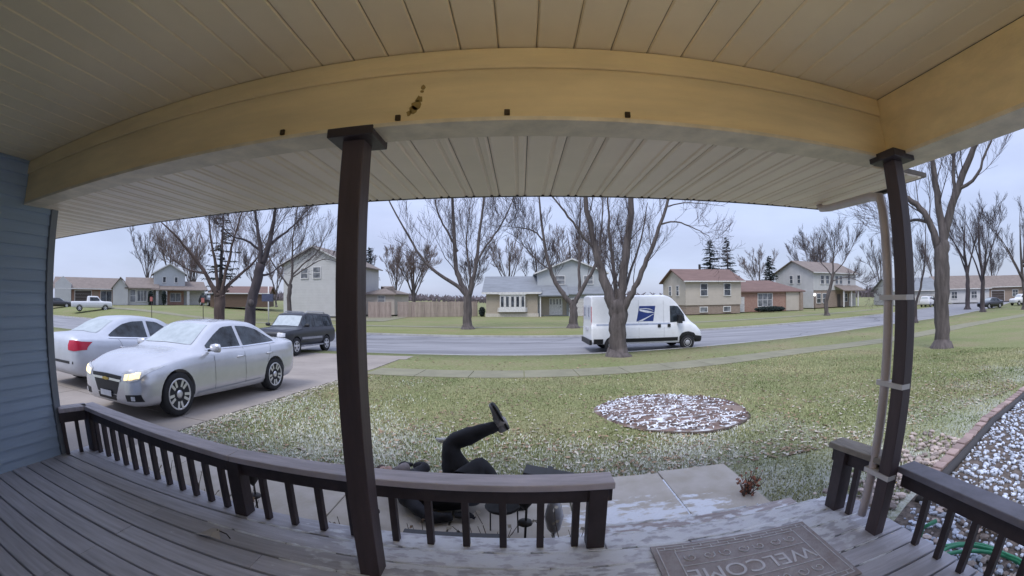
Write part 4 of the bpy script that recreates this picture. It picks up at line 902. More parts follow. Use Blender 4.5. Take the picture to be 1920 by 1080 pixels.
# clipped hedge at the ranch, shrubs
def leafy(label, x, y, z, sx, sy, sz, n, m, seed, name='hedge', cat='hedge', rz=0):
    rg = random.Random(seed); t = thing(name, label, cat, (x, y, z), rz)
    MB().tube([(0, 0, 0), (0, 0, sz * 0.6)], [0.06, 0.03], 6).build('stem', M_BARKD, t); mb = MB()
    for i in range(n):
        v = Vector((rg.gauss(0, 1), rg.gauss(0, 1), rg.gauss(0, 1))).normalized() * rg.uniform(0.6, 1.0)
        p = Vector((v.x * sx, v.y * sy, sz * 0.5 + v.z * sz * 0.5)); d = Vector((rg.uniform(-1, 1), rg.uniform(-1, 1), rg.uniform(-1, 1))).normalized() * 0.14; e = d.orthogonal().normalized() * 0.1
        mb.add([p - d, p + e, p + d, p - e], [(0, 1, 2, 3)])
    mb.build('foliage', m, t); return t
leafy('long dark clipped hedge under the ranch house window', 34.6, 49.6, 0.1, 2.9, 0.5, 0.75, 1500, M_NEED, 1, rz=R(3))
for i, (dx, dy, lab) in enumerate([(0.2, 0, 'dark upright shrub left of the porch on the left house'), (1.9, 1.6, 'dark upright shrub right of the door on the left house')]):
    leafy(lab, -57.6 + dx, 46.3 + dy, LZ, 0.45, 0.45, 2.3, 420, M_NEED, 5 + i, 'shrub', 'shrub')
leafy('small dark shrub at the left corner of the bow window house', -4.9, 52.0, 0, 0.4, 0.4, 1.3, 300, M_NEED, 9, 'shrub', 'shrub')
# street furniture
def lamp(label, x, y):
    t = thing('yard_lamp', label, 'lamp post', (x, y, gz(x, y))); MB().tube([(0, 0, 0), (0, 0, 2.1)], 0.05, 8).build('pole', M_DARK, t)
    MB().lathe([(0.05, 2.1), (0.19, 2.2), (0.22, 2.36), (0.14, 2.52), (0.03, 2.56)], 14).build('globe', mat('lamp_glass', (0.9, 0.9, 0.9), 0.3, emit=(1, 1, 1), es=1.0), t)
lamp('white globe yard lamp in front of the white two storey house', 43.8, 50.5)
for i, (x, y, lab) in enumerate([(-37.0, 30.0, 'thin signpost left of the brown tree'), (-30.5, 31.5, 'thin signpost nearer the brown tree')]):
    t = thing('sign_post', lab, 'sign', (x, y, gz(x, y)), 0, 'thin street signs'); MB().tube([(0, 0, 0), (0, 0, 2.3)], 0.035, 6).build('pole', M_DARK, t); MB().box(-0.22, 0.22, -0.06, -0.04, 1.85, 2.3).build('plate', mat('red_sign', (0.32, 0.10, 0.09), 0.5), t)
t = thing('utility_pole', 'pale utility box and pole right of the leaning dark tree', 'pole', (-21.5, 30.5, gz(-21.5, 30.5)), 0)
MB().tube([(0, 0, 0), (0, 0, 3.4)], 0.06, 8).build('pole', M_FRAME, t); MB().box(-0.7, 0.5, -0.06, 0.06, 2.1, 2.75).build('plate', mat('navy_sign', (0.05, 0.06, 0.11), 0.5), t)
# ------------------------------------------------------------------ vehicles (local: front at +x, left side at +y)
def pchip(xs, ys):
    xs = np.array(xs, float); ys = np.array(ys, float); h = np.diff(xs); d = np.diff(ys) / h; m = np.zeros(len(xs))
    for i in range(1, len(xs) - 1):
        if d[i - 1] * d[i] > 0:
            w1, w2 = 2 * h[i] + h[i - 1], h[i] + 2 * h[i - 1]; m[i] = (w1 + w2) / (w1 / d[i - 1] + w2 / d[i])
    m[0], m[-1] = d[0], d[-1]
    def f(x):
        i = int(np.clip(np.searchsorted(xs, x) - 1, 0, len(h) - 1)); t = (x - xs[i]) / h[i]
        return float((2 * t ** 3 - 3 * t * t + 1) * ys[i] + (t ** 3 - 2 * t * t + t) * h[i] * m[i] + (-2 * t ** 3 + 3 * t * t) * ys[i + 1] + (t ** 3 - t * t) * h[i] * m[i + 1])
    return f
M_TYRE = mat('tyre_rubber', (0.018, 0.018, 0.02), 0.85, var=0.2)
M_RIM = mat('alloy_rim', (0.62, 0.62, 0.64), 0.3, metal=0.6, var=0.08)
M_STEELR = mat('steel_wheel', (0.42, 0.42, 0.43), 0.5, metal=0.3)
M_BLK = mat('black_plastic', (0.012, 0.012, 0.014), 0.5)
M_CHROME = mat('chrome', (0.75, 0.75, 0.78), 0.15, metal=0.9, var=0.04)
M_CGLASS = mat('car_glass', (0.012, 0.018, 0.025), 0.04, var=0.9, scale=3.5, spec=0.4, col2=(0.06, 0.075, 0.09))
M_FROSTG = mat('frosted_screen', (0.36, 0.41, 0.43), 0.5, var=0.12, scale=5, col2=(0.44, 0.49, 0.51))
M_RED = mat('tail_lens', (0.42, 0.012, 0.04), 0.25, var=0.1)
M_LIGHTC = mat('clear_lens', (0.6, 0.62, 0.66), 0.2, var=0.2, scale=14)
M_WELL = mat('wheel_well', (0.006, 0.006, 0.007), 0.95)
M_PLATE = mat('plate', (0.6, 0.6, 0.62), 0.5)

def loft_body(st, step=0.05):
    """st: rows of x, zbottom, halfwidth, shoulder z, roof-edge halfwidth, roof-edge z, centre z"""
    st = sorted(st); xs = [r[0] for r in st]; F = [pchip(xs, [r[k] for r in st]) for k in range(1, 7)]
    X = sorted(set(list(np.arange(xs[0], xs[-1], step)) + xs)); rings = []
    for x in X:
        zb, w_, zs, wr, zr, zc = [f(x) for f in F]
        half = [(0, zb), (0.70 * w_, zb), (0.90 * w_, zb + 0.03), (0.965 * w_, zb + 0.12 * (zs - zb) + 0.02), (0.993 * w_, zb + 0.32 * (zs - zb)), (w_, zb + 0.55 * (zs - zb)), (0.992 * w_, zb + 0.78 * (zs - zb)), (0.965 * w_, zs - 0.035), (0.935 * w_, zs)]
        for t in (0.08, 0.35, 0.7, 0.93): half.append((lerp(0.925 * w_, wr, t), lerp(zs + 0.004, zr, t)))
        half += [(wr * 0.965, lerp(zr, zc, 0.3)), (wr * 0.85, lerp(zr, zc, 0.62)), (wr * 0.5, lerp(zr, zc, 0.93)), (0, zc)]
        rings.append([(x, -y, z) for y, z in half] + [(x, y, z) for y, z in half[-2:0:-1]])
    n = len(rings[0]); mb = MB()
    for r in rings: mb.v.extend(r)
    mb.f = [(i * n + j, i * n + (j + 1) % n, (i + 1) * n + (j + 1) % n, (i + 1) * n + j) for i in range(len(rings) - 1) for j in range(n)]
    mb.f += [tuple(range(n - 1, -1, -1)), tuple((len(rings) - 1) * n + j for j in range(n))]
    mb.sm = [True] * len(mb.f); mb.sm[-1] = mb.sm[-2] = False
    me = mb.mesh('body'); bm = bmesh.new(); bm.from_mesh(me); bmesh.ops.recalc_face_normals(bm, faces=bm.faces); bm.to_mesh(me)
    bv = BVHTree.FromBMesh(bm); bm.free(); return me, bv
def cut_arches(me, axles, r, w_, zc):
    """wheel arches cut out of the body sides"""
    a = bpy.data.objects.new('tmp_body', me); COL.objects.link(a); cm = MB()
    for ax in axles:
        for s in (-1, 1):
            cm.lathe([(r, s * (w_ - 0.30)), (r, s * (w_ + 0.2))] if s > 0 else [(r, -(w_ + 0.2)), (r, -(w_ - 0.30))], 28, (ax, 0, zc), 'y')
    ce_ = cm.mesh('tmp_cut'); bm = bmesh.new(); bm.from_mesh(ce_); bmesh.ops.recalc_face_normals(bm, faces=bm.faces); bm.to_mesh(ce_); bm.free()
    c = bpy.data.objects.new('tmp_cut', ce_); COL.objects.link(c)
    md = a.modifiers.new('b', 'BOOLEAN'); md.operation = 'DIFFERENCE'; md.solver = 'EXACT'; md.object = c
    dg = bpy.context.evaluated_depsgraph_get(); dg.update(); out = bpy.data.meshes.new_from_object(a.evaluated_get(dg))
    bpy.data.objects.remove(a); bpy.data.objects.remove(c); out.name = 'body'
    out.polygons.foreach_set('use_smooth', [len(p.vertices) < 8 for p in out.polygons])
    try:
        out.set_sharp_from_angle(angle=R(38))
    except Exception: pass
    return out
def res(pl, n):
    P = np.array(pl, float); d = np.r_[0, np.cumsum(np.hypot(*np.diff(P, axis=0).T))]; t = np.linspace(0, d[-1], n)
    return np.stack([np.interp(t, d, P[:, 0]), np.interp(t, d, P[:, 1])], 1)
def patch(bv, top, bot, axis, name, m, parent, off=0.006, n=12, rows=5):
    """a panel laid onto the body between two curves, seen along the axis"""
    a, b = res(top, n), res(bot, n); mb = MB(); idx = {}
    for i in range(rows):
        for j in range(n):
            u, v = a[j] + (b[j] - a[j]) * i / (rows - 1)
            if axis[0] == 'y': o, d = Vector((u, 5 if axis[1] == '+' else -5, v)), Vector((0, -1 if axis[1] == '+' else 1, 0))
            else: o, d = Vector((6 if axis[1] == '+' else -6, u, v)), Vector((-1 if axis[1] == '+' else 1, 0, 0))
            h_, nn, _, _ = bv.ray_cast(o, d)
            if h_ is None: continue
            if nn.dot(d) > 0: nn = -nn
            idx[(i, j)] = len(mb.v); mb.v.append(tuple(h_ + nn * off))
    for i in range(rows - 1):
        for j in range(n - 1):
            k = [(i, j), (i, j + 1), (i + 1, j + 1), (i + 1, j)]
            if all(q in idx for q in k):
                f = [idx[q] for q in k]; vs = [Vector(mb.v[q]) for q in f]
                nn = (vs[1] - vs[0]).cross(vs[3] - vs[0]); out = Vector((0, 1 if axis[1] == '+' else -1, 0)) if axis[0] == 'y' else Vector((1 if axis[1] == '+' else -1, 0, 0))
                if nn.dot(out) < 0: f = f[::-1]
                mb.f.append(tuple(f)); mb.sm.append(True)
    return mb.build(name, m, parent)
def wheel_meshes(r, rr, wd, kind):
    ty = MB(); ty.lathe([(rr * 0.98, -wd / 2 + 0.02), (r * 0.94, -wd / 2), (r, -wd / 2 + 0.035), (r, wd / 2 - 0.035), (r * 0.94, wd / 2), (rr * 0.98, wd / 2 - 0.012)], 32, axis='y')
    rm = MB()
    rm.lathe([(rr, wd / 2 - 0.015), (rr * 1.0, wd / 2 - 0.003), (rr * 0.9, wd / 2 - 0.006), (rr * 0.88, wd / 2 - 0.05), (rr * 0.88, -wd / 2 + 0.05)], 28, axis='y')
    if kind == 'alloy':
        for k in range(10):
            a = 2 * pi * k / 10 + (0.09 if k % 2 else -0.09); c, s = math.cos(a), math.sin(a)
            rm.bar((c * 0.04, wd / 2 - 0.03, s * 0.04), (c * rr * 0.93, wd / 2 - 0.012, s * rr * 0.93), 0.042, 0.022, up=(0, 1, 0))
        rm.lathe([(0.065, wd / 2 - 0.05), (0.065, wd / 2 - 0.01), (0.03, wd / 2 - 0.002)], 14, axis='y')
    elif kind == 'five':
        for k in range(5):
            a = 2 * pi * k / 5 + 0.3; c, s = math.cos(a), math.sin(a); rm.bar((c * 0.03, wd / 2 - 0.03, s * 0.03), (c * rr * 0.93, wd / 2 - 0.015, s * rr * 0.93), 0.085, 0.03, up=(0, 1, 0))
        rm.lathe([(0.07, wd / 2 - 0.05), (0.07, wd / 2 - 0.01), (0.03, wd / 2)], 14, axis='y')
    else:
        rm.lathe([(rr * 0.9, wd / 2 - 0.04), (rr * 0.72, wd / 2 - 0.025), (rr * 0.5, wd / 2 + 0.0), (rr * 0.3, wd / 2 + 0.005), (0.02, wd / 2 + 0.008)], 24, axis='y')
    dk = MB(); dk.lathe([(rr * 0.87, wd / 2 - 0.07), (rr * 0.87, wd / 2 - 0.065), (0.01, wd / 2 - 0.06)], 20, axis='y')
    return ty.mesh('wheel'), rm.mesh('rim'), dk.mesh('brake_disc')
def vehicle(name, label, cat, loc, rz, st, axles, r, rr, track, paint, kind='alloy', group='parked vehicles', arch=1.12, pitch=0.0, detail=True):
    t = thing(name, label, cat, loc, rz, group); t.rotation_euler = (0, pitch, rz)
    me, bv = loft_body(st); wmax = max(q[2] for q in st)
    me2 = cut_arches(me, axles, r * arch, wmax, r + 0.01)
    me2.materials.clear(); body = obj('body', me2, paint, t)
    ty, rm, dk = wheel_meshes(r, rr, 0.215, kind)
    for ax in axles:
        for s in (1, -1):
            w_ = obj('wheel', ty, M_TYRE, t, loc=(ax, s * track, r)); rmo = obj('rim', rm, M_RIM if kind != 'steel' else M_STEELR, w_)
            obj('brake_disc', dk, M_BLK, w_)
            if s < 0: w_.rotation_euler = (0, 0, pi)
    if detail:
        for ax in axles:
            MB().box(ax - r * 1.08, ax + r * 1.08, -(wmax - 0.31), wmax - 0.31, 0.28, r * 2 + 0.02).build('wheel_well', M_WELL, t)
    return t, bv
M_SILVER = mat('silver_paint', (0.58, 0.585, 0.61), 0.22, metal=0.5, var=0.05, scale=3, coat=0.5)
M_SILVER2 = mat('frosted_silver_paint', (0.50, 0.52, 0.56), 0.35, metal=0.35, var=0.08, scale=3, coat=0.2)
M_NAVY = mat('dark_blue_paint', (0.014, 0.016, 0.024), 0.35, metal=0.1, var=0.1, coat=0.35)
M_VAN = mat('van_white', (0.80, 0.81, 0.83), 0.35, var=0.04, coat=0.4)
M_WCAR = mat('white_paint', (0.66, 0.66, 0.67), 0.35, var=0.04, coat=0.4)
M_BCAR = mat('black_paint', (0.012, 0.012, 0.015), 0.3, var=0.1, coat=0.6)

def sedan_st():
    #   x     zb    w     zs    wr    zr    zc
    return [(2.44, 0.30, 0.50, 0.58, 0.34, 0.62, 0.64), (2.40, 0.24, 0.66, 0.63, 0.46, 0.68, 0.70), (2.30, 0.20, 0.79, 0.69, 0.56, 0.74, 0.765), (2.10, 0.19, 0.87, 0.745, 0.64, 0.80, 0.83), (1.80, 0.19, 0.91, 0.80, 0.68, 0.87, 0.90), (1.40, 0.19, 0.925, 0.855, 0.70, 0.925, 0.955),
            (1.05, 0.19, 0.925, 0.895, 0.70, 0.965, 0.995), (0.92, 0.19, 0.925, 0.90, 0.70, 1.0, 1.035), (0.10, 0.18, 0.925, 0.92, 0.575, 1.38, 1.425), (-0.35, 0.18, 0.925, 0.925, 0.575, 1.405, 1.46), (-0.9, 0.18, 0.925, 0.935, 0.57, 1.38, 1.435), (-1.25, 0.19, 0.925, 0.95, 0.58, 1.28, 1.34),
            (-1.80, 0.20, 0.915, 0.975, 0.64, 1.06, 1.095), (-2.05, 0.22, 0.89, 0.985, 0.66, 1.045, 1.075), (-2.28, 0.26, 0.83, 0.98, 0.62, 1.035, 1.055), (-2.38, 0.32, 0.74, 0.93, 0.55, 0.98, 1.0), (-2.43, 0.40, 0.64, 0.85, 0.45, 0.90, 0.92)]
def sedan_glass(t, bv, sides='+', ws=M_CGLASS):
    for s in sides:
        a = 'y' + s
        patch(bv, [(0.62, 1.03), (0.30, 1.20), (0.02, 1.325), (-0.30, 1.345)], [(0.62, 0.975), (0.2, 0.975), (-0.30, 0.98)], a, 'front_side_window', M_CGLASS, t)
        patch(bv, [(-0.40, 1.345), (-0.75, 1.33), (-1.05, 1.27), (-1.35, 1.13), (-1.50, 1.05)], [(-0.40, 0.985), (-0.95, 0.99), (-1.48, 1.01)], a, 'rear_side_window', M_CGLASS, t)
        patch(bv, [(0.66, 0.975), (-0.4, 0.98), (-1.52, 1.015)], [(0.66, 0.955), (-0.4, 0.96), (-1.54, 0.99)], a, 'window_trim', M_CHROME, t, off=0.008, rows=2)
        sg = 1 if s == '+' else -1
        for hx in (-0.22, -1.18):
            MB().tube([(hx + 0.11, sg * 0.925, 0.80), (hx, sg * 0.945, 0.805), (hx - 0.11, sg * 0.93, 0.81)], 0.014, 6).build('door_handle', M_SILVER, t)
        for dx, dz in ((0.52, 0.95), (-0.36, 0.97), (-1.28, 0.97)):
            patch(bv, [(dx - 0.004, dz), (dx + 0.004, dz)], [(dx - 0.004 + (0.18 if dx < -1 else 0), 0.30 if dx > -1 else 0.62), (dx + 0.004 + (0.18 if dx < -1 else 0), 0.30 if dx > -1 else 0.62)], a, 'door_seam', M_BLK, t, off=0.003, n=2, rows=8)
        patch(bv, [(0.95, 0.30), (-0.9, 0.32)], [(0.95, 0.25), (-0.9, 0.27)], a, 'rocker_trim', M_SILVER, t, off=0.015, rows=3)
    patch(bv, [(-0.50, 1.36), (0, 1.385), (0.50, 1.36)], [(-0.64, 1.045), (0, 1.06), (0.64, 1.045)], 'x+', 'windshield', ws, t)
    patch(bv, [(-0.48, 1.34), (0, 1.37), (0.48, 1.34)], [(-0.58, 1.09), (0, 1.11), (0.58, 1.09)], 'x-', 'rear_window', ws, t)
ZD = lambda y: gz(-6, y) + 0.024
slope = math.atan2(ZD(7.37) - ZD(4.59), 7.37 - 4.59)
def mirror(t, x, y, z, s, m):
    mb = MB(); mb.lathe([(0.01, -0.13), (0.075, -0.10), (0.095, 0.0), (0.085, 0.09), (0.02, 0.115)], 12, axis='y')
    o = mb.build('mirror', m, t, loc=(x, y + s * 0.13, z)); o.scale = (0.55, 1, 0.8)
    MB().bar((x, y - s * 0.04, z - 0.05), (x, y + s * 0.06, z - 0.03), 0.05, 0.04).build('mirror_arm', M_BLK, t)
# silver sedan nearest the porch, facing the house
yc = 4.59 + 1.40
car, bv = vehicle('sedan', 'silver sedan with lit headlight and ten spoke rims parked nearest the porch', 'car', (-6.0, yc, ZD(yc)), -pi / 2, [((1.4 + (q[0] - 1.4) * 0.75) if q[0] > 1.4 else q[0],) + q[1:] for q in sedan_st()], (1.40, -1.38), 0.335, 0.245, 0.815, M_SILVER, pitch=slope)
sedan_glass(car, bv, '+-', M_FROSTG)
mirror(car, 0.62, 0.90, 1.0, 1, M_SILVER); mirror(car, 0.62, -0.90, 1.0, -1, M_SILVER)
LAMP = mat('lit_headlamp', (0.9, 0.85, 0.6), 0.2, var=0.3, scale=16, emit=(1.0, 0.72, 0.28), es=0.9)
for s in (1, -1):
    hl = patch(bv, [(s * 0.44, 0.685), (s * 0.62, 0.715), (s * 0.78, 0.745), (s * 0.875, 0.79)], [(s * 0.46, 0.575), (s * 0.60, 0.565), (s * 0.75, 0.60), (s * 0.872, 0.755)], 'x+', 'headlight', M_LIGHTC, car, off=0.008, n=14)
    for k, (y_, z_) in enumerate(((0.535, 0.625), (0.635, 0.638), (0.72, 0.66))):
        patch(bv, [(s * (y_ - 0.042), z_ + 0.036), (s * (y_ + 0.042), z_ + 0.045)], [(s * (y_ - 0.042), z_ - 0.045), (s * (y_ + 0.042), z_ - 0.032)], 'x+', 'lamp', LAMP, hl, off=0.014, n=5, rows=4)
    patch(bv, [(s * 0.50, 0.375), (s * 0.78, 0.40)], [(s * 0.52, 0.285), (s * 0.80, 0.30)], 'x+', 'fog_recess', M_BLK, car, off=0.006)
    patch(bv, [(s * 0.62, 0.365), (s * 0.69, 0.37)], [(s * 0.62, 0.305), (s * 0.69, 0.308)], 'x+', 'fog_lamp', M_LIGHTC, car, off=0.012, n=4, rows=3)
patch(bv, [(-0.42, 0.635), (0, 0.645), (0.42, 0.635)], [(-0.40, 0.585), (0, 0.59), (0.40, 0.585)], 'x+', 'upper_grille', M_BLK, car, off=0.006)
patch(bv, [(-0.36, 0.545), (0, 0.55), (0.36, 0.545)], [(-0.27, 0.36), (0, 0.355), (0.27, 0.36)], 'x+', 'lower_grille', M_BLK, car, off=0.006)
patch(bv, [(-0.42, 0.582), (0, 0.588), (0.42, 0.582)], [(-0.38, 0.55), (0, 0.555), (0.38, 0.55)], 'x+', 'grille_bar', M_CHROME, car, off=0.016, rows=3)
patch(bv, [(-0.09, 0.585), (-0.03, 0.588), (-0.03, 0.595), (0.03, 0.595), (0.03, 0.588), (0.09, 0.585)], [(-0.09, 0.555), (-0.03, 0.553), (-0.03, 0.546), (0.03, 0.546), (0.03, 0.553), (0.09, 0.555)], 'x+', 'emblem', mat('gold_emblem', (0.5, 0.36, 0.1), 0.3, metal=0.6), car, off=0.024, n=13, rows=2)
patch(bv, [(-0.26, 0.345), (0.26, 0.345)], [(-0.24, 0.265), (0.24, 0.265)], 'x+', 'lower_intake', M_BLK, car, off=0.006); patch(bv, [(-0.155, 0.40), (0.155, 0.40)], [(-0.155, 0.315), (0.155, 0.315)], 'x+', 'number_plate', M_PLATE, car, off=0.03, rows=2, n=4)
# second silver sedan, tail towards the house
yc2 = 6.95
car2, bv2 = vehicle('sedan', 'frosty silver sedan with red tail light half hidden behind the corner of the house', 'car', (-9.15, yc2, ZD(yc2)), pi / 2, sedan_st(), (1.40, -1.38), 0.33, 0.235, 0.815, M_SILVER2, pitch=-slope)
sedan_glass(car2, bv2, '+-', M_FROSTG)
for s in (1, -1):
    patch(bv2, [(s * 0.56, 0.95), (s * 0.74, 0.955), (s * 0.87, 0.93)], [(s * 0.56, 0.77), (s * 0.74, 0.75), (s * 0.87, 0.78)], 'x-', 'tail_light', M_RED, car2, off=0.01)
patch(bv2, [(-0.7, 0.55), (0.7, 0.55)], [(-0.7, 0.50), (0.7, 0.50)], 'x-', 'bumper_groove', M_BLK, car2); mirror(car2, 0.62, -0.90, 1.0, -1, M_SILVER2)
# dark SUV at the street end of the driveway
suv_st = [(2.27, 0.48, 0.62, 0.78, 0.45, 0.83, 0.85), (2.22, 0.42, 0.78, 0.88, 0.60, 0.93, 0.95), (2.05, 0.38, 0.87, 0.97, 0.70, 1.01, 1.03), (1.6, 0.36, 0.90, 1.02, 0.73, 1.06, 1.09), (1.02, 0.36, 0.90, 1.05, 0.72, 1.10, 1.13), (0.92, 0.36, 0.90, 1.055, 0.72, 1.13, 1.16), (0.30, 0.36, 0.90, 1.06, 0.66, 1.64, 1.69), (-0.1, 0.36, 0.90, 1.06, 0.66, 1.68, 1.735),
          (-1.9, 0.36, 0.90, 1.07, 0.66, 1.67, 1.725), (-2.1, 0.38, 0.895, 1.07, 0.66, 1.62, 1.67), (-2.26, 0.42, 0.87, 1.05, 0.68, 1.12, 1.16), (-2.30, 0.46, 0.82, 0.9, 0.6, 0.95, 0.98)]
syc = 14.44 + 1.38
suv, bs = vehicle('suv', 'dark SUV with roof rails and silver side stripe near the street', 'car', (-9.72, syc, ZD(syc) - 0.01), -pi / 2, suv_st, (1.38, -1.30), 0.36, 0.22, 0.80, M_NAVY, 'five', pitch=slope)
for s in '+-':
    a = 'y' + s; sg = 1 if s == '+' else -1
    patch(bs, [(0.72, 1.28), (0.42, 1.55), (0.22, 1.60), (-0.25, 1.62)], [(0.74, 1.13), (-0.25, 1.13)], a, 'front_side_window', M_CGLASS, suv)
    patch(bs, [(-0.35, 1.62), (-1.10, 1.62)], [(-0.35, 1.13), (-1.10, 1.13)], a, 'rear_side_window', M_CGLASS, suv); patch(bs, [(-1.20, 1.61), (-1.85, 1.58)], [(-1.20, 1.14), (-1.95, 1.15)], a, 'cargo_window', M_CGLASS, suv)
    patch(bs, [(0.95, 0.72), (-0.85, 0.72)], [(0.95, 0.63), (-0.85, 0.63)], a, 'side_stripe', mat('stripe_silver', (0.3, 0.3, 0.33), 0.4), suv, off=0.014, rows=3)
    MB().bar((0.95, sg * 0.90, 0.36), (-0.85, sg * 0.90, 0.36), 0.14, 0.05).build('running_board', mat('stripe_silver', (0.3, 0.3, 0.33), 0.4), suv)
    MB().tube([(0.1, sg * 0.56, 1.70), (0.0, sg * 0.56, 1.77), (-1.6, sg * 0.56, 1.77), (-1.7, sg * 0.56, 1.70)], 0.022, 6).build('roof_rail', M_STEELR, suv)
    patch(bs, [(sg * 0.52, 0.92), (sg * 0.82, 0.91)], [(sg * 0.52, 0.77), (sg * 0.83, 0.77)], 'x+', 'headlight', M_LIGHTC, suv)
    mirror(suv, 0.72, sg * 0.88, 1.2, sg, M_BLK)
patch(bs, [(-0.6, 1.58), (0, 1.60), (0.6, 1.58)], [(-0.66, 1.16), (0, 1.18), (0.66, 1.16)], 'x+', 'windshield', M_FROSTG, suv); patch(bs, [(-0.45, 0.88), (0.45, 0.88)], [(-0.45, 0.70), (0.45, 0.70)], 'x+', 'grille', M_BLK, suv)
patch(bs, [(-0.8, 0.62), (0.8, 0.62)], [(-0.8, 0.52), (0.8, 0.52)], 'x+', 'bumper_bar', mat('stripe_silver', (0.3, 0.3, 0.33), 0.4), suv, off=0.02)
# mail van on the street, nose to the right
van_st = [(-2.72, 0.42, 0.96, 1.25, 0.86, 2.38, 2.47), (-2.66, 0.36, 1.0, 1.25, 0.89, 2.44, 2.53), (0.75, 0.34, 1.01, 1.25, 0.88, 2.44, 2.54), (1.05, 0.33, 1.01, 1.25, 0.86, 2.36, 2.46), (1.30, 0.33, 1.01, 1.25, 0.84, 2.16, 2.27), (1.95, 0.32, 1.0, 1.22, 0.80, 1.42, 1.50), (2.15, 0.32, 0.98, 1.12, 0.78, 1.24, 1.31),
          (2.45, 0.31, 0.94, 0.98, 0.70, 1.06, 1.12), (2.62, 0.32, 0.86, 0.82, 0.60, 0.89, 0.94), (2.70, 0.36, 0.74, 0.68, 0.5, 0.74, 0.77)]
van, bvv = vehicle('mail_van', 'tall white mail van with a blue eagle emblem parked on the street', 'van', (5.78, 18.56, -0.09), R(2), van_st, (1.86, -1.75), 0.345, 0.20, 0.90, M_VAN, 'steel')
S_ = 'y-'
patch(bvv, [(1.72, 1.62), (1.42, 2.0), (1.25, 2.03), (0.98, 2.03)], [(1.75, 1.32), (0.98, 1.28)], S_, 'cab_window', M_CGLASS, van); patch(bvv, [(1.72, 1.62), (1.42, 2.0), (1.25, 2.03), (0.98, 2.03)], [(1.75, 1.32), (0.98, 1.28)], 'y+', 'cab_window', M_CGLASS, van)
patch(bvv, [(1.35, 0.62), (-1.28, 0.62)], [(1.35, 0.46), (-1.28, 0.46)], S_, 'side_moulding', M_BLK, van, off=0.02, rows=3); patch(bvv, [(-2.2, 0.62), (-2.62, 0.62)], [(-2.2, 0.40), (-2.62, 0.40)], S_, 'rear_moulding', M_BLK, van, off=0.02, rows=3)
patch(bvv, [(1.42, 0.62), (1.55, 0.80), (1.86, 0.86), (2.18, 0.78), (2.30, 0.62)], [(1.46, 0.36), (1.56, 0.62), (1.86, 0.73), (2.16, 0.62), (2.26, 0.36)], S_, 'arch_moulding', M_BLK, van, off=0.02)
patch(bvv, [(2.28, 0.66), (2.66, 0.60)], [(2.26, 0.36), (2.66, 0.36)], S_, 'front_bumper', M_BLK, van, off=0.02); patch(bvv, [(-0.66, 0.62), (0.66, 0.62)], [(-0.7, 0.36), (0.7, 0.36)], 'x+', 'front_bumper', M_BLK, van, off=0.02)
for hx in (0.42, 0.90): MB().box(hx - 0.07, hx + 0.07, -1.035, -1.0, 1.08, 1.22).build('door_handle', M_BLK, van)
for sx in (0.66, -0.55, -1.65): patch(bvv, [(sx - 0.006, 2.3), (sx + 0.006, 2.3)], [(sx - 0.006, 0.45), (sx + 0.006, 0.45)], S_, 'panel_seam', M_STEELR, van, off=0.003, n=2, rows=10)
patch(bvv, [(0.95, 1.27), (-2.5, 1.27)], [(0.95, 1.20), (-2.5, 1.20)], S_, 'blue_stripe', mat('postal_stripe', (0.33, 0.37, 0.46), 0.4), van, off=0.006, rows=2)
MB().box(1.28, 1.46, -1.28, -1.05, 1.25, 1.62).build('mirror', M_BLK, van); MB().box(-2.80, -2.70, -0.95, 0.95, 0.36, 0.58).build('rear_bumper', M_BLK, van)
for s in (-1, 1):
    patch(bvv, [(s * 0.86, 2.05), (s * 0.94, 2.0)], [(s * 0.88, 1.2), (s * 0.97, 1.2)], 'x-', 'tail_light', M_RED, van, n=4); patch(bvv, [(s * 0.12, 2.1), (s * 0.72, 2.1)], [(s * 0.12, 1.45), (s * 0.78, 1.45)], 'x-', 'rear_door_panel', mat('postal_white', (0.6, 0.62, 0.66), 0.4), van, off=0.01)
    MB().box(-2.76, -2.725, s * 0.45 - 0.12, s * 0.45 + 0.12, 1.6, 2.0).build('door_decal', mat('decal_grey', (0.3, 0.31, 0.36), 0.5), van)
MB().box(-2.76, -2.73, -0.3, 0.3, 0.95, 1.1).build('number_plate', M_PLATE, van)
# eagle emblem: blue field, white head and wing sweep
ex0, ex1, ez0, ez1 = -0.62, 0.26, 1.36, 2.04
def sx_(u): return lerp(ex0, ex1, u)
def sz_(v): return lerp(ez0, ez1, v)
em = patch(bvv, [(sx_(0.12), sz_(1)), (sx_(1.0), sz_(1))], [(sx_(-0.04), sz_(0)), (sx_(0.88), sz_(0))], S_, 'eagle_emblem', mat('postal_blue', (0.012, 0.035, 0.19), 0.4), van, off=0.008)
WH = mat('emblem_white', (0.68, 0.7, 0.74), 0.4)
def emb(top, bot): patch(bvv, [(sx_(u), sz_(v)) for u, v in top], [(sx_(u), sz_(v)) for u, v in bot], S_, 'emblem_sweep', WH, em, off=0.013, n=16, rows=3)
emb([(0.12, 0.80), (0.40, 0.74), (0.72, 0.66), (0.95, 0.56)], [(0.14, 0.68), (0.36, 0.60), (0.58, 0.54), (0.95, 0.545)])
emb([(0.05, 0.02), (0.45, 0.22), (0.93, 0.50)], [(0.0, -0.0), (0.25, 0.0), (0.93, 0.47)]); emb([(0.12, 0.84), (0.45, 0.86), (0.70, 0.82), (0.9, 0.70)], [(0.12, 0.815), (0.45, 0.81), (0.70, 0.76), (0.9, 0.685)])

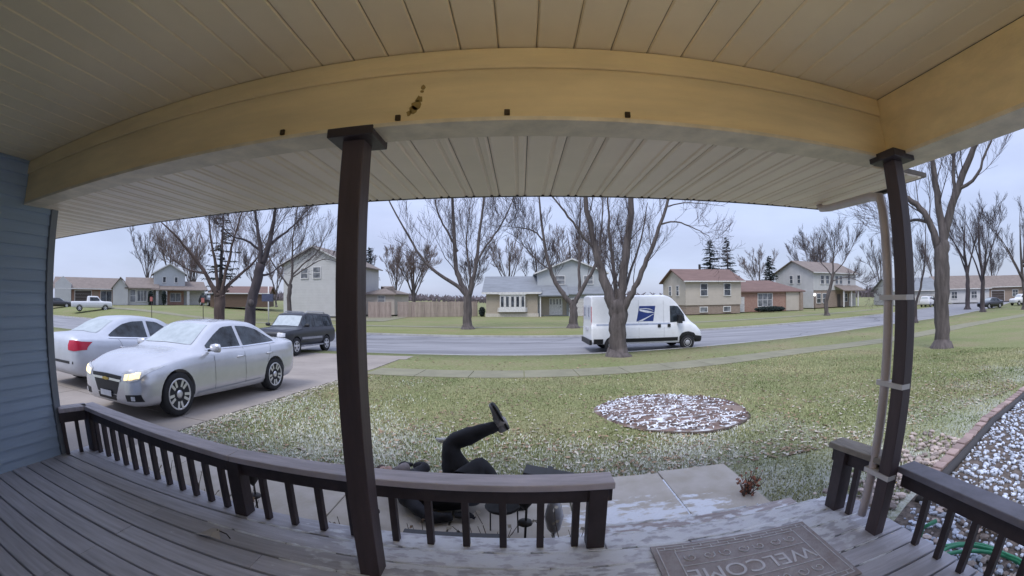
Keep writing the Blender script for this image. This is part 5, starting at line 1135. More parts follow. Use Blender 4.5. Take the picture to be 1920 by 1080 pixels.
# far vehicles
pick_st = [(2.85, 0.55, 0.75, 0.95, 0.6, 1.0, 1.02), (2.75, 0.48, 0.92, 1.08, 0.75, 1.12, 1.14), (1.55, 0.45, 0.98, 1.18, 0.8, 1.22, 1.25), (1.35, 0.45, 0.98, 1.18, 0.78, 1.26, 1.30), (0.75, 0.45, 0.98, 1.2, 0.70, 1.82, 1.88), (-0.4, 0.45, 0.98, 1.2, 0.70, 1.84, 1.90), (-0.62, 0.45, 0.98, 1.2, 0.72, 1.75, 1.82), (-0.70, 0.45, 0.98, 1.2, 0.85, 1.24, 1.24), (-2.8, 0.5, 0.98, 1.2, 0.85, 1.22, 1.22), (-2.9, 0.55, 0.94, 1.15, 0.8, 1.18, 1.18)]
pk, bp_ = vehicle('pickup_truck', 'white pickup truck parked far left before the brick house', 'truck', (-53.2, 32.2, gz(-53, 32.2) + 0.0), R(62), pick_st, (1.85, -1.75), 0.40, 0.24, 0.86, M_WCAR, 'five')
for s in '+-':
    patch(bp_, [(1.05, 1.45), (0.75, 1.74), (-0.3, 1.76)], [(1.05, 1.28), (-0.3, 1.28)], 'y' + s, 'side_window', M_CGLASS, pk); patch(bp_, [(2.7, 0.72), (-2.6, 0.72)], [(2.7, 0.5), (-2.6, 0.5)], 'y' + s, 'lower_trim', M_STEELR, pk, rows=2)
patch(bp_, [(-0.6, 1.78), (0.6, 1.78)], [(-0.72, 1.32), (0.72, 1.32)], 'x+', 'windshield', M_CGLASS, pk); patch(bp_, [(-0.8, 0.95), (0.8, 0.95)], [(-0.8, 0.6), (0.8, 0.6)], 'x+', 'grille', M_BLK, pk)
far = [('black sedan parked at the kerb far right', (63.8, 31.2), R(115 + 52), M_BCAR, sedan_st(), 0.335), ('white SUV parked at the far right edge', (77.0, 31.5), R(100 + 60), M_WCAR, suv_st, 0.37), ('white car parked beyond the thin forked tree', (66.5, 45.0), R(20), M_WCAR, suv_st, 0.36), ('black and white car under the porch end of the left house', (-48.5, 51.5), R(-20), M_BCAR, suv_st, 0.36), ('dark car behind the white pickup truck', (-66.0, 33.5), R(60), M_BCAR, sedan_st(), 0.33), ('dark SUV in the drive of the distant pale house', (74.5, 50.0), R(40), M_BCAR, suv_st, 0.36)]
for lab, (x, y), rz, pm, stt, r_ in far:
    v_, b_ = vehicle('parked_car', lab, 'car', (x, y, gz(x, y) - (0.08 if rn(x) < y < rf(x) else 0)), rz, stt, (1.38, -1.32), r_, 0.22, 0.81, pm, 'five', detail=False)
    hi = 1.34 if stt[0][0] > 2.4 else 1.6
    for s in '+-': patch(b_, [(0.5, hi - 0.14), (0.1, hi - 0.02), (-1.0, hi - 0.04), (-1.35, hi - 0.2)], [(0.62, hi - 0.36), (-1.4, hi - 0.34)], 'y' + s, 'side_window', M_CGLASS, v_)
    patch(b_, [(-0.5, hi), (0.5, hi)], [(-0.62, hi - 0.3), (0.62, hi - 0.3)], 'x+', 'windshield', M_FROSTG, v_); patch(b_, [(-0.5, hi), (0.5, hi)], [(-0.58, hi - 0.25), (0.58, hi - 0.25)], 'x-', 'rear_window', M_FROSTG, v_)
# ------------------------------------------------------------------ front walk, beds and lawn dressing
fw = bpy.data.objects.new('front_walk', None); COL.objects.link(fw); tag(fw, 'concrete front walk of separate slabs below the porch', kind='structure')
ZW = 0.595
xx = [2.12, 1.36, 0.42, -0.55, -1.55, -2.55, -3.55, -4.54]
for i in range(len(xx) - 1):
    x1, x0 = xx[i] - 0.008, xx[i + 1] + 0.008; ya = 2.42 if i < 2 else 2.60; yb_ = 3.66 if i < 2 else 3.62
    MB().box(x0, x1, ya, yb_ + (0.05 if i == 0 else 0), ZW - 0.08, ZW + 0.012 + rnd.uniform(-.004, .004)).build('slab', M_WALK, fw, bevel=0.006)
# planting strip between deck and walk
M_MULCH = mat('mulch', (0.05, 0.036, 0.028), 0.95, var=0.4, scale=14, bump=0.8, bscale=40, col2=(0.16, 0.13, 0.11))
tag(MB().add([(-4.0, 1.93, 0.585), (0.42, 1.93, 0.585), (0.42, 2.59, 0.597), (-4.0, 2.59, 0.597)], [(0, 1, 2, 3)]).build('planting_bed', M_MULCH), kind='structure', label='dark mulch strip between deck and walk')
M_LEAF = mat('fallen_leaf', (0.24, 0.165, 0.105), 0.85, var=0.3, scale=2, island=0.5)
M_LEAFP = mat('pale_leaf', (0.46, 0.42, 0.35), 0.85, var=0.2, scale=2, island=0.35)
M_SNOW = mat('snow', (0.74, 0.77, 0.82), 0.8, var=0.05, scale=10, bump=0.3)
def leaf_scatter(name, label, n, area, m, seed, smin, smax, zoff=0.012, cluster=0.0, cat='leaves'):
    rg = random.Random(seed); mb = MB()
    for i in range(n):
        x, y = area(rg); z = gz(x, y) + zoff; s = rg.uniform(smin, smax); a = rg.uniform(0, 2 * pi)
        c, sn = math.cos(a) * s, math.sin(a) * s; tz = rg.uniform(-.4, .4) * s; k = rg.uniform(0.3, 0.6); u = rg.uniform(0.0, 0.5) * s
        mb.add([(x - c, y - sn, z + abs(tz)), (x + sn * k, y - c * k, z + u), (x + c, y + sn, z + tz * 0.5 + 0.4 * u), (x - sn * k, y + c * k, z + u * 0.6)], [(0, 1, 2), (0, 2, 3)])
    return tag(mb.build(name, m), label, cat, kind='stuff')
def frost_spot_leaf(rg):
    while True:
        x, y = lawn_area(rg)
        if rg.random() < max(0.08, 1.15 - 0.15 * y): return x, y
def leaf_clump(rg):
    while True:
        x, y = lawn_area(rg); k = math.sin(x * 1.7 + 0.6 * y) * math.sin(y * 1.3 - 0.8 * x) + 0.5 * math.sin(3.1 * x - 2.3 * y)
        if rg.uniform(-1.1, 0.9) < k: return x, y
def lawn_area(rg):
    while True:
        y = 3.7 + 9.0 * rg.random() ** 1.5; x = rg.uniform(-4.4, 4.4 + 1.3 * y)
        if y < swn(x) - 0.05 and not (x > 3.4 and y < 2.3 + 0.13 * x) and not ((x - 2.5) / 1.2) ** 2 + ((y - 6.3) / 1.3) ** 2 < 1: return x, y
leaf_scatter('fallen_leaves', 'dead brown leaves scattered over the lawn', 5200, leaf_clump, M_LEAF, 1, 0.018, 0.045)
leaf_scatter('frosted_leaves', 'pale frosted leaves scattered over the lawn', 2600, lambda rg: frost_spot_leaf(rg), M_LEAFP, 2, 0.016, 0.04)
def edge_area(rg):
    y = rg.uniform(1.9, 10.5); return -4.55 + abs(rg.gauss(0, 0.22)), y
leaf_scatter('driveway_leaves', 'pale dead leaves drifted along the driveway edge', 1100, edge_area, M_LEAFP, 8, 0.02, 0.045)
def strip_area(rg):
    x = rg.uniform(-4.3, 40); return x, rg.uniform(swf(x), rn(x) - 0.2)
leaf_scatter('kerb_leaves', 'dead leaves along the grass strip by the street', 1500, strip_area, M_LEAF, 3, 0.03, 0.07)
leaf_scatter('bed_leaves', 'dead leaves lying in the mulch strip under the railing', 520, lambda rg: (rg.uniform(-3.6, 0.4), rg.uniform(1.97, 2.58)), M_LEAF, 4, 0.015, 0.04, 0.02)
# grass blades on the near lawn
def blades(name, label, n, area, m, seed, h0, h1, wd):
    rg = random.Random(seed); mb = MB()
    for i in range(n):
        x, y = area(rg); z = gz(x, y) - 0.005; hh = rg.uniform(h0, h1); a = rg.uniform(0, 2 * pi); lx, ly = math.cos(a) * hh * 0.7, math.sin(a) * hh * 0.7
        dd = math.hypot(x, y); hh *= 1 + 0.03 * dd; wx, wy = -math.sin(a) * wd * (1 + 0.12 * dd), math.cos(a) * wd * (1 + 0.12 * dd)
        mb.v += [(x - wx, y - wy, z), (x + wx, y + wy, z), (x + lx, y + ly, z + hh)]; k = len(mb.v); mb.f.append((k - 3, k - 2, k - 1))
    mb.sm = [False] * len(mb.f); return tag(mb.build(name, m), label, 'grass', kind='stuff')
def bed_edge(x): return float(np.interp(x, [2.2, 2.3, 3.2, 3.8, 4.7, 6.3, 8.8, 12, 16, 30], [1.7, 1.75, 2.12, 2.32, 2.57, 3.0, 3.42, 3.8, 4.2, 4.4])) if x > 2.16 else 0.0
def near_lawn(rg):
    while True:
        a = rg.uniform(-0.95, 1.22); r_ = 3.0 + 15.0 * rg.random() ** 1.35; x, y = r_ * math.sin(a), r_ * math.cos(a)
        if x > -4.5 and y < swn(x) and (y > 3.68 or x > 2.16) and y > bed_edge(x) + 0.08 and not ((x - 2.5) / 1.24) ** 2 + ((y - 6.3) / 1.34) ** 2 < 1: return x, y
M_GRASS = mat('grass_blades', (0.215, 0.29, 0.10), 0.8, var=0.35, scale=0.45, island=0.35, col2=(0.42, 0.38, 0.22))
M_GRASSF = mat('frosted_blades', (0.68, 0.70, 0.64), 0.8, var=0.2, scale=0.9, island=0.25)
from mathutils import noise as mnoise
def frost_spot(rg):
    while True:
        x, y = near_lawn(rg); k = mnoise.noise(Vector((x * 0.55, y * 0.55, 3.1))) + 0.72 - 0.17 * (y - 2.0) - 0.10 * x
        if rg.uniform(0.0, 0.45) < k - 0.1: return x, y
blades('lawn_grass', 'short green winter grass of the front lawn', 115000, near_lawn, M_GRASS, 5, 0.012, 0.036, 0.0045)
blades('frosted_grass', 'frost whitened grass tips of the front lawn', 17000, frost_spot, M_GRASSF, 6, 0.014, 0.038, 0.0045)
# round tree bed on the lawn: dark rim, snow on mulch chips
tb = thing('tree_bed', 'round mulch bed half covered with snow in the front lawn', 'garden bed', (2.5, 6.3, gz(2.5, 6.3)))
rgb_ = random.Random(9)
def bedz(x, y): return gz(2.5 + x, 6.3 + y) - gz(2.5, 6.3)
ring = [(1.26 * math.cos(a) * (1 + 0.04 * math.sin(5 * a)), 1.36 * math.sin(a) * (1 + 0.03 * math.cos(4 * a))) for a in np.linspace(0, 2 * pi, 41)[:-1]]
mb = MB(); mb.v = [(0, 0, 0.05)] + [(x * 0.55, y * 0.55, bedz(x * .55, y * .55) + 0.05) for x, y in ring] + [(x, y, bedz(x, y) + 0.02) for x, y in ring] + [(x * 1.02, y * 1.02, bedz(x, y) - 0.05) for x, y in ring]
mb.f = [(0, 1 + i, 1 + (i + 1) % 40) for i in range(40)] + [(1 + 40 * k + i, 41 + 40 * k + i, 41 + 40 * k + (i + 1) % 40, 1 + 40 * k + (i + 1) % 40) for k in range(2) for i in range(40)]
mb.sm = [True] * len(mb.f); mb.build('mulch', snowy('snowy_mulch', (0.10, 0.07, 0.06), 0.4, 0.95, 0.5, 3.6, 4.0, 9.0, 0.18, 6, col2=(0.22, 0.16, 0.14)), tb, fix=True)
mb = MB(); mc = MB()
for i in range(1500):
    a = rgb_.uniform(0, 2 * pi); q = math.sqrt(rgb_.random()) * 1.0; x, y = 1.22 * q * math.cos(a), 1.32 * q * math.sin(a); s = rgb_.uniform(0.015, 0.045); z = bedz(x, y) + 0.05 - 0.02 * q
    b = rgb_.uniform(0, pi); c, sn = math.cos(b) * s, math.sin(b) * s; k = rgb_.uniform(0.25, 0.7); t_ = (mb if rgb_.random() < (0.62 if x < 0.7 else 0.32) else mc); u = rgb_.uniform(0.005, 0.03)
    t_.add([(x - c, y - sn, z), (x + sn * k, y - c * k, z + u), (x + c, y + sn, z + u * 0.3), (x - sn * k, y + c * k, z + u)], [(0, 1, 2, 3)])
o = mb.build('snow_patches', M_SNOW, tb); tag(o, kind='stuff'); o = mc.build('bark_chips', mat('bark_chip', (0.16, 0.10, 0.085), 0.9, island=0.5), tb); tag(o, kind='stuff')
mb = MB(); mb.lathe([(0.26, 0.0), (0.24, 0.05), (0.15, 0.07), (0.04, 0.075)], 18, (0.95, -0.35, 0)); mb.build('stump', mat('stump_wood', (0.20, 0.15, 0.125), 0.9, bump=0.4), tb)
mb = MB(); mb.tube([(x * 1.02, y * 1.02, bedz(x, y) + 0.012) for x, y in ring[24:38]], [0.006 + 0.02 * math.sin(pi * k / 13) for k in range(14)], 6); mb.build('edging', mat('edging_brown', (0.08, 0.06, 0.05), 0.9), tb)
# rock bed on the right with paver edging
RB = [(2.3, -1.5), (2.3, 1.75), (3.2, 2.12), (3.8, 2.32), (4.7, 2.57), (6.3, 3.0), (8.8, 3.42), (12, 3.8), (16, 4.2), (16, -1.5)]
mb = MB(); mb.v = [(x, y, gz(x, y) + 0.012) for x, y in RB]; mb.f = [tuple(range(len(RB)))[::-1]]; mb.sm = [False]
tag(mb.build('rock_bed', M_MULCH, fix=True), kind='structure', label='dark soil of the rock bed beside the porch')
def inbed(x, y):
    return 2.25 < x < 16 and y < float(np.interp(x, [2.2, 2.3, 3.2, 3.8, 4.7, 6.3, 8.8, 12, 16], [1.7, 1.75, 2.12, 2.32, 2.57, 3.0, 3.42, 3.8, 4.2])) - 0.06
M_ROCK = mat('pale_rock', (0.46, 0.50, 0.58), 0.85, var=0.25, scale=8, island=0.4)
M_ROCKD = mat('tan_rock', (0.36, 0.30, 0.27), 0.85, var=0.3, scale=8, island=0.45)
ico = bmesh.new(); bmesh.ops.create_icosphere(ico, subdivisions=1, radius=1.0); IV = [v.co.copy() for v in ico.verts]; IF = [tuple(v.index for v in f.verts) for f in ico.faces]; ico.free()
def stones(name, label, n, area, m, seed, s0, s1):
    rg = random.Random(seed); mb = MB()
    for i in range(n):
        x, y = area(rg); s = rg.uniform(s0, s1); e = (s * rg.uniform(0.8, 1.4), s * rg.uniform(0.7, 1.1), s * rg.uniform(0.5, 0.8)); rz = Matrix.Rotation(rg.uniform(0, pi), 3, 'Z')
        o = Vector((x, y, gz(x, y) + 0.01 + s * 0.35)); mb.add([o + rz @ Vector((v.x * e[0], v.y * e[1], v.z * e[2])) * rg.uniform(0.85, 1.1) for v in IV], IF)
    return tag(mb.build(name, m), label, 'stones', kind='stuff')
def area_bed(rg, far=9.5):
    while True:
        x = 2.3 + (far - 2.3) * rg.random() ** 1.2; y = rg.uniform(-0.6, 4.0)
        if inbed(x, y): return x, y
stones('bed_rocks', 'pale snow dusted rocks filling the bed on the right', 6500, area_bed, M_ROCK, 11, 0.010, 0.034)
stones('tan_rocks', 'tan and reddish rocks among the pale ones', 420, lambda rg: area_bed(rg, 4), M_ROCKD, 12, 0.015, 0.042)
stones('loose_stones', 'white and pink stones spilled on the lawn beside the edging', 420, lambda rg: (lambda x: (x, float(np.interp(x, [2.1, 3.2, 3.8, 4.7, 6.3], [1.9, 2.2, 2.42, 2.66, 3.1])) + abs(rg.gauss(0, 0.28))))(rg.uniform(2.15, 5.2)), M_ROCKD, 13, 0.015, 0.045)
eg = MB(); eg.tube([(x + 0.02, y - 0.11, gz(x, y) + 0.03) for x, y in [(3.3, 2.18), (3.8, 2.33), (4.7, 2.58), (5.5, 2.79), (6.3, 3.0), (7.5, 3.2), (8.8, 3.42), (12, 3.8)]], 0.05, 7)
tag(eg.build('border_edging', M_DARK), 'dark curved plastic border between pavers and rocks', 'edging')
pv = thing('paver_edging', 'row of reddish stone pavers edging the rock bed', 'edging', (3.8, 2.34, gz(3.8, 2.34)))
M_PAV = mat('paver', (0.32, 0.235, 0.215), 0.9, var=0.25, scale=6, bump=0.4, island=-0.25)
px_ = 3.68; k = 0
while px_ < 9.4:
    y = float(np.interp(px_, [2.3, 3.2, 3.8, 4.7, 6.3, 8.8, 12], [1.75, 2.12, 2.32, 2.57, 3.0, 3.42, 3.8])); y2 = float(np.interp(px_ + 0.1, [2.3, 3.2, 3.8, 4.7, 6.3, 8.8, 12], [1.75, 2.12, 2.32, 2.57, 3.0, 3.42, 3.8]))
    o = MB().box(-0.105, 0.105, -0.055, 0.06, -0.03, 0.075 + rnd.uniform(-.012, .012)).build('paver', M_PAV, pv, bevel=0.008, loc=(px_ - 3.8, y - 2.34, gz(px_, y) - gz(3.8, 2.34)))
    o.rotation_euler = (rnd.uniform(-.05, .05), rnd.uniform(-.06, .06), math.atan2(y2 - y, 0.1) + rnd.uniform(-.12, .12)); px_ += 0.225; k += 1
t = thing('garden_hose', 'green garden hose coiled under the side railing', 'hose', (2.6, 0.9, 0.64)); pts = []
for i in range(90):
    a = i * 0.21; r_ = 0.42 + 0.05 * math.sin(a * 0.7); pts.append((0.05 + r_ * 0.9 * math.cos(a) + 0.04 * math.sin(2.3 * a), r_ * 1.15 * math.sin(a), 0.05 + 0.012 * (i // 30) + 0.01 * math.sin(a * 3)))
MB().tube(pts, 0.014, 7).build('coil', mat('hose_green', (0.03, 0.24, 0.12), 0.4, var=0.2), t)
MB().tube([(-0.3, 0.35, 0.05), (-0.34, 0.42, 0.20), (-0.33, 0.44, 0.38), (-0.25, 0.4, 0.42)], 0.014, 7).build('loose_end', mat('hose_green', (0.03, 0.24, 0.12), 0.4), t)
t = thing('drain_elbow', 'white curved drain pipe end beside the corner post', 'pipe', (2.22, 1.42, 0.62)); MB().tube([(0, 0, 0.32), (0.0, 0.01, 0.2), (0.03, 0.02, 0.1), (0.10, 0.03, 0.03), (0.2, 0.04, 0.01)], 0.035, 10).build('pipe', M_WHT, t)
rg = random.Random(5)
def dry_plant(label, x, y, h, n, seed, m, spread=0.5, leaf=True):
    rg = random.Random(seed); t = thing('dry_plant', label, 'plant', (x, y, gz(x, y))); a = MB(); b = MB()
    for i in range(n):
        an = rg.uniform(0, 2 * pi); l_ = h * rg.uniform(0.5, 1.1); p = wander(rg, Vector((rg.uniform(-.05, .05), rg.uniform(-.05, .05), 0)), Vector((math.cos(an) * spread, math.sin(an) * spread, 1)).normalized(), l_, 4, 0.0, 0.2)
        a.tube(p, [0.006, 0.005, 0.004, 0.003, 0.002], 4, cap=False)
        for k in range(4 if leaf else 1):
            q = p[rg.randint(1, 4)]; s = rg.uniform(0.015, 0.035); d = Vector((rg.uniform(-1, 1), rg.uniform(-1, 1), rg.uniform(-1, .4))).normalized() * s; e = d.orthogonal().normalized() * s * 0.5
            b.add([q, q + d * 0.6 + e, q + d * 1.4, q + d * 0.6 - e], [(0, 1, 2, 3)])
    a.build('stems', mat('dry_stem', (0.10, 0.075, 0.06), 0.9), t); b.build('leaves', m, t)
M_RUSTL = mat('rust_leaf', (0.24, 0.09, 0.05), 0.85, island=0.3)
for i, (x, y, h_, n, m_, lab) in enumerate([(-3.05, 2.25, 0.5, 9, M_LEAF, 'dry brown plant by the left end of the railing'), (-2.55, 2.3, 0.42, 8, M_LEAFP, 'pale dry plant behind the left balusters'), (-1.95, 2.2, 0.4, 9, M_LEAF, 'dry plant just left of the middle railing post'), (-1.15, 2.25, 0.36, 10, M_LEAFP, 'frosted dry plant left of the porch post'), (-0.62, 2.3, 0.3, 9, M_LEAF, 'low dry plant beside the fallen person'),
        (-0.22, 2.35, 0.42, 14, M_LEAFP, 'pale wispy dry plant under the railing'), (0.30, 2.3, 0.4, 12, M_LEAFP, 'pale dry stems by the railing end post'), (0.02, 2.15, 0.2, 9, M_RUSTL, 'low rust red plant at the deck edge'), (1.98, 2.98, 0.26, 26, M_RUSTL, 'orange brown dry plant by the walk corner'), (3.05, 0.75, 0.35, 12, M_RUSTL, 'dark red shrub inside the hose coil'), (3.4, 1.4, 0.4, 12, M_LEAFP, 'dry straw plant in the rock bed')]):
    dry_plant(lab, x, y, h_, n, 60 + i, m_)
# garden ornaments behind the balusters
def goblet(label, x, y, H):
    t = thing('garden_light', label, 'garden light', (x, y, 0.6), 0, 'garden stake lights'); MB().tube([(0, 0, 0), (0.01, 0, H * 0.6)], 0.009, 6).build('stake', M_DARK, t)
    MB().lathe([(0.012, H * 0.55), (0.05, H * 0.66), (0.095, H * 0.86), (0.10, H * 0.95), (0.07, H)], 14).build('cup', M_DARK, t); MB().lathe([(0.06, H * 0.96), (0.05, H * 1.06), (0.01, H * 1.09)], 12).build('lens', M_LIGHTC, t)
    MB().lathe([(0.01, H * 0.28), (0.055, H * 0.30), (0.05, H * 0.34), (0.01, H * 0.36)], 10).build('collar', M_DARK, t)
goblet('dark goblet shaped garden light seen through the right balusters', 0.03, 2.62, 0.48); goblet('dark goblet shaped garden light left of the middle railing bay', -2.16, 2.62, 0.42); goblet('dark garden light near the porch post foot', -1.12, 2.7, 0.4)
t = thing('globe_light', 'white glass globe garden light near the railing end', 'garden light', (0.235, 2.62, 0.6)); MB().lathe([(0.02, 0.33), (0.055, 0.36), (0.075, 0.42), (0.055, 0.48), (0.01, 0.5)], 16).build('globe', mat('milk_glass', (0.72, 0.74, 0.76), 0.15), t); MB().tube([(0, 0, 0), (0, 0, 0.34)], 0.012, 6).build('stake', M_STEELR, t)
MB().lathe([(0.012, 0.05), (0.05, 0.1), (0.07, 0.2), (0.05, 0.3), (0.02, 0.33)], 12).build('glass_body', mat('milky_body', (0.4, 0.4, 0.43), 0.2), t)
t = thing('plant_stand', 'black wire plant stand with round trays behind the railing', 'plant stand', (-0.13, 2.66, 0.6))
for z, r_ in ((0.36, 0.13), (0.43, 0.11), (0.26, 0.12)): MB().lathe([(r_, z), (r_ + 0.008, z + 0.012), (r_, z + 0.02), (r_ - 0.012, z + 0.008)], 18).build('tray', M_DARK if z < 0.4 else M_WHT, t)
for a in (0.4, 2.5, 4.6): MB().tube([(0.12 * math.cos(a), 0.12 * math.sin(a), 0), (0.11 * math.cos(a), 0.11 * math.sin(a), 0.44)], 0.006, 5).build('leg', M_DARK, t)
t = thing('planter_trough', 'long black trough on the deck edge under the railing', 'planter', (-0.40, 2.03, 0.62)); MB().box(-0.27, 0.27, -0.05, 0.05, 0.0, 0.36).build('trough', M_BLK, t, bevel=0.006); MB().box(-0.28, 0.28, -0.058, 0.058, 0.361, 0.38).build('rim', M_BLK, t, bevel=0.004)
t = thing('black_parcel', 'flat black parcel lying tilted on the walk beyond the railing', 'parcel', (0.26, 3.60, 0.6)); o = MB().box(-0.24, 0.24, -0.15, 0.15, 0.0, 0.07).build('carton', mat('parcel_black', (0.008, 0.008, 0.01), 0.5), t, bevel=0.006); o.rotation_euler = (R(-8), R(9), R(-8)); o.location.z = 0.035
o2 = MB().box(-0.03, 0.03, -0.151, 0.151, 0.088, 0.0925).build('tape', M_BLK, o)

# ------------------------------------------------------------------ doormat
mat_o = thing('doormat', 'brown rubber doormat with brick border and the word WELCOME lying on the deck', 'doormat', (1.12, 1.49, DECK + 0.002), R(-2.5))
M_MATB = mat('mat_rubber', (0.40, 0.345, 0.335), 0.85, var=0.3, scale=9, bump=0.3, col2=(0.40, 0.38, 0.40))
M_MATL = mat('mat_frost', (0.60, 0.60, 0.64), 0.8, var=0.15, scale=20)
MB().box(-0.47, 0.47, -0.29, 0.28, 0, 0.011).build('rubber_base', M_MATB, mat_o, bevel=0.004)
ml = MB(); zt0, zt1 = 0.0112, 0.014
def line(x0, y0, x1, y1, w_=0.005): ml.bar((x0, y0, (zt0 + zt1) / 2), (x1, y1, (zt0 + zt1) / 2), w_, zt1 - zt0)
for f in (0.44, 0.355): line(-f, -f * 0.6, f, -f * 0.6); line(-f, f * 0.58, f, f * 0.58); line(-f, -f * 0.6, -f, f * 0.58); line(f, -f * 0.6, f, f * 0.58)
for yy in (0.23, -0.235): line(-0.43, yy, 0.43, yy, 0.004)
for i in range(9):
    u = -0.40 + i * 0.1; line(u, 0.232, u, 0.255, 0.004); line(u + 0.05, 0.207, u + 0.05, 0.23, 0.004); line(u, -0.262, u, -0.237, 0.004); line(u + 0.05, -0.235, u + 0.05, -0.214, 0.004)
for yy in (0.075, -0.09): line(-0.35, yy, 0.35, yy, 0.004)
ml.build('brick_lines', M_MATL, mat_o)
def curl(cx, cy, s, r_, mb):
    pts = [(cx + s * r_ * (0.25 + 0.09 * k) * math.cos(0.75 * k), cy + r_ * (0.25 + 0.09 * k) * math.sin(0.75 * k), 0.0125) for k in range(10)]; mb.tube(pts, 0.0035, 5)
mc = MB()
for i in range(7):
    for yy, d in ((0.14, 1), (-0.15, -1)): mc = MB(); curl(-0.29 + i * 0.097, yy, 1 if i % 2 else -1, 0.035, mc); mc.build('scroll', M_MATL, mat_o)
fc = bpy.data.curves.new('word', 'FONT'); fc.body = 'WELCOME'; fc.size = 0.145; fc.align_x = 'CENTER'; fc.align_y = 'CENTER'; fc.extrude = 0.0012
fo = bpy.data.objects.new('tmp_word', fc); COL.objects.link(fo); dg = bpy.context.evaluated_depsgraph_get(); dg.update()
wm = bpy.data.meshes.new_from_object(fo.evaluated_get(dg)); bpy.data.objects.remove(fo); wm.materials.clear()
wo_ = obj('lettering', wm, M_MATL, mat_o, loc=(0, -0.008, 0.0126)); wo_.rotation_euler = (0, 0, pi)

# ------------------------------------------------------------------ snow caught between the boards and on edges
rs = random.Random(21); mb = MB()
def snow_run(x0, x1, y, z, w0, w1, hh=0.006):
    x = x0
    while x < x1:
        ln = rs.uniform(0.05, 0.4); a, b = x, min(x + ln, x1); w_ = rs.uniform(w0, w1)
        n = max(2, int((b - a) / 0.04)); L_ = []; U = []
        for i in range(n + 1):
            u = lerp(a, b, i / n); k = w_ * (0.4 + 0.8 * rs.random()) * (0.3 if i in (0, n) else 1); L_.append((u, y - k / 2, z)); U.append((u, y + k / 2, z))
        o = len(mb.v); mb.v += L_ + [(p[0], (p[1] + q[1]) / 2, z + hh) for p, q in zip(L_, U)] + U; m_ = n + 1
        mb.f += [(o + i, o + i + 1, o + m_ + i + 1, o + m_ + i) for i in range(n)] + [(o + m_ + i, o + m_ + i + 1, o + 2 * m_ + i + 1, o + 2 * m_ + i) for i in range(n)]
        x = b + (rs.uniform(0.0, 0.12) if rs.random() < 0.6 else 0)
for i, (a, b) in enumerate([(-1.6, 1.9), (-1.8, 2.0), (-1.2, 2.05), (-0.6, 1.9), (1.62, 1.95)]): snow_run(a, b, yfront - (i + 1) * DY + 0.006, DECK - 0.001, 0.016, 0.042)
snow_run(0.50, 1.95, 1.967, DECK - 0.002, 0.015, 0.03); snow_run(0.5, 1.72, 2.405, 0.835, 0.025, 0.045, 0.012); snow_run(0.5, 1.9, 2.118, 0.835, 0.012, 0.03); snow_run(0.55, 1.3, 2.44, 0.609, 0.02, 0.05)
mb.sm = [True] * len(mb.f)
for jy in np.arange(2.5, 3.45, 0.05):
    k = rs.uniform(0.012, 0.025); o = len(mb.v); mb.v += [(1.352 - k / 2, jy, 0.608), (1.352 + k / 2, jy, 0.608), (1.352 + k / 2, jy + 0.045, 0.609), (1.352 - k / 2, jy + 0.045, 0.609)]; mb.f.append((o, o + 1, o + 2, o + 3)); mb.sm.append(False)
tag(mb.build('blown_snow', M_SNOW), 'thin lines of snow caught in the deck gaps and step edges', 'snow', kind='stuff')
t = thing('dead_leaf', 'curled dead leaf lying on the deck boards left of the post', 'leaf', (-1.66, 1.56, DECK + 0.002)); mb = MB()
P = [(-0.09, -0.02, 0.004), (-0.03, 0.03, 0.03), (0.04, 0.02, 0.05), (0.07, -0.02, 0.004), (0.0, -0.035, 0.02), (-0.12, -0.04, 0.004)]; mb.add(P, [(0, 4, 1), (1, 4, 2), (2, 4, 3), (0, 5, 4)]); mb.build('blade', mat('pale_dead_leaf', (0.55, 0.52, 0.5), 0.8), t); MB().tube([(0.03, 0.01, 0.045), (0.08, 0.03, 0.02), (0.11, 0.02, 0.004)], 0.004, 5).build('stalk', M_DARK, t)

# ------------------------------------------------------------------ the person who slipped on the walk
def skin_mesh(name, verts, edges, m, parent, sub=2, root=0):
    me = bpy.data.meshes.new(name); me.from_pydata([v[:3] for v in verts], edges, []); o = obj(name, me, m, parent)
    md = o.modifiers.new('skin', 'SKIN'); md.use_smooth_shade = True
    for i, v in enumerate(verts):
        r_ = v[3]; o.data.skin_vertices[0].data[i].radius = r_ if isinstance(r_, tuple) else (r_, r_); o.data.skin_vertices[0].data[i].use_root = (i == root)
    s = o.modifiers.new('sub', 'SUBSURF'); s.levels = sub; s.render_levels = sub; return o
Z0 = 0.607
pr = thing('person', 'person in black lying on their back on the walk with one leg kicked up', 'person', (-0.55, 3.1, Z0))
def W(x, y, z, r_): return (x + 0.55, y - 3.1, z + CAMZ - Z0, r_)      # camera-height metres to local
M_CLOTH = mat('black_clothes', (0.014, 0.014, 0.018), 0.85, var=0.4, scale=6, bump=0.3, bscale=14)
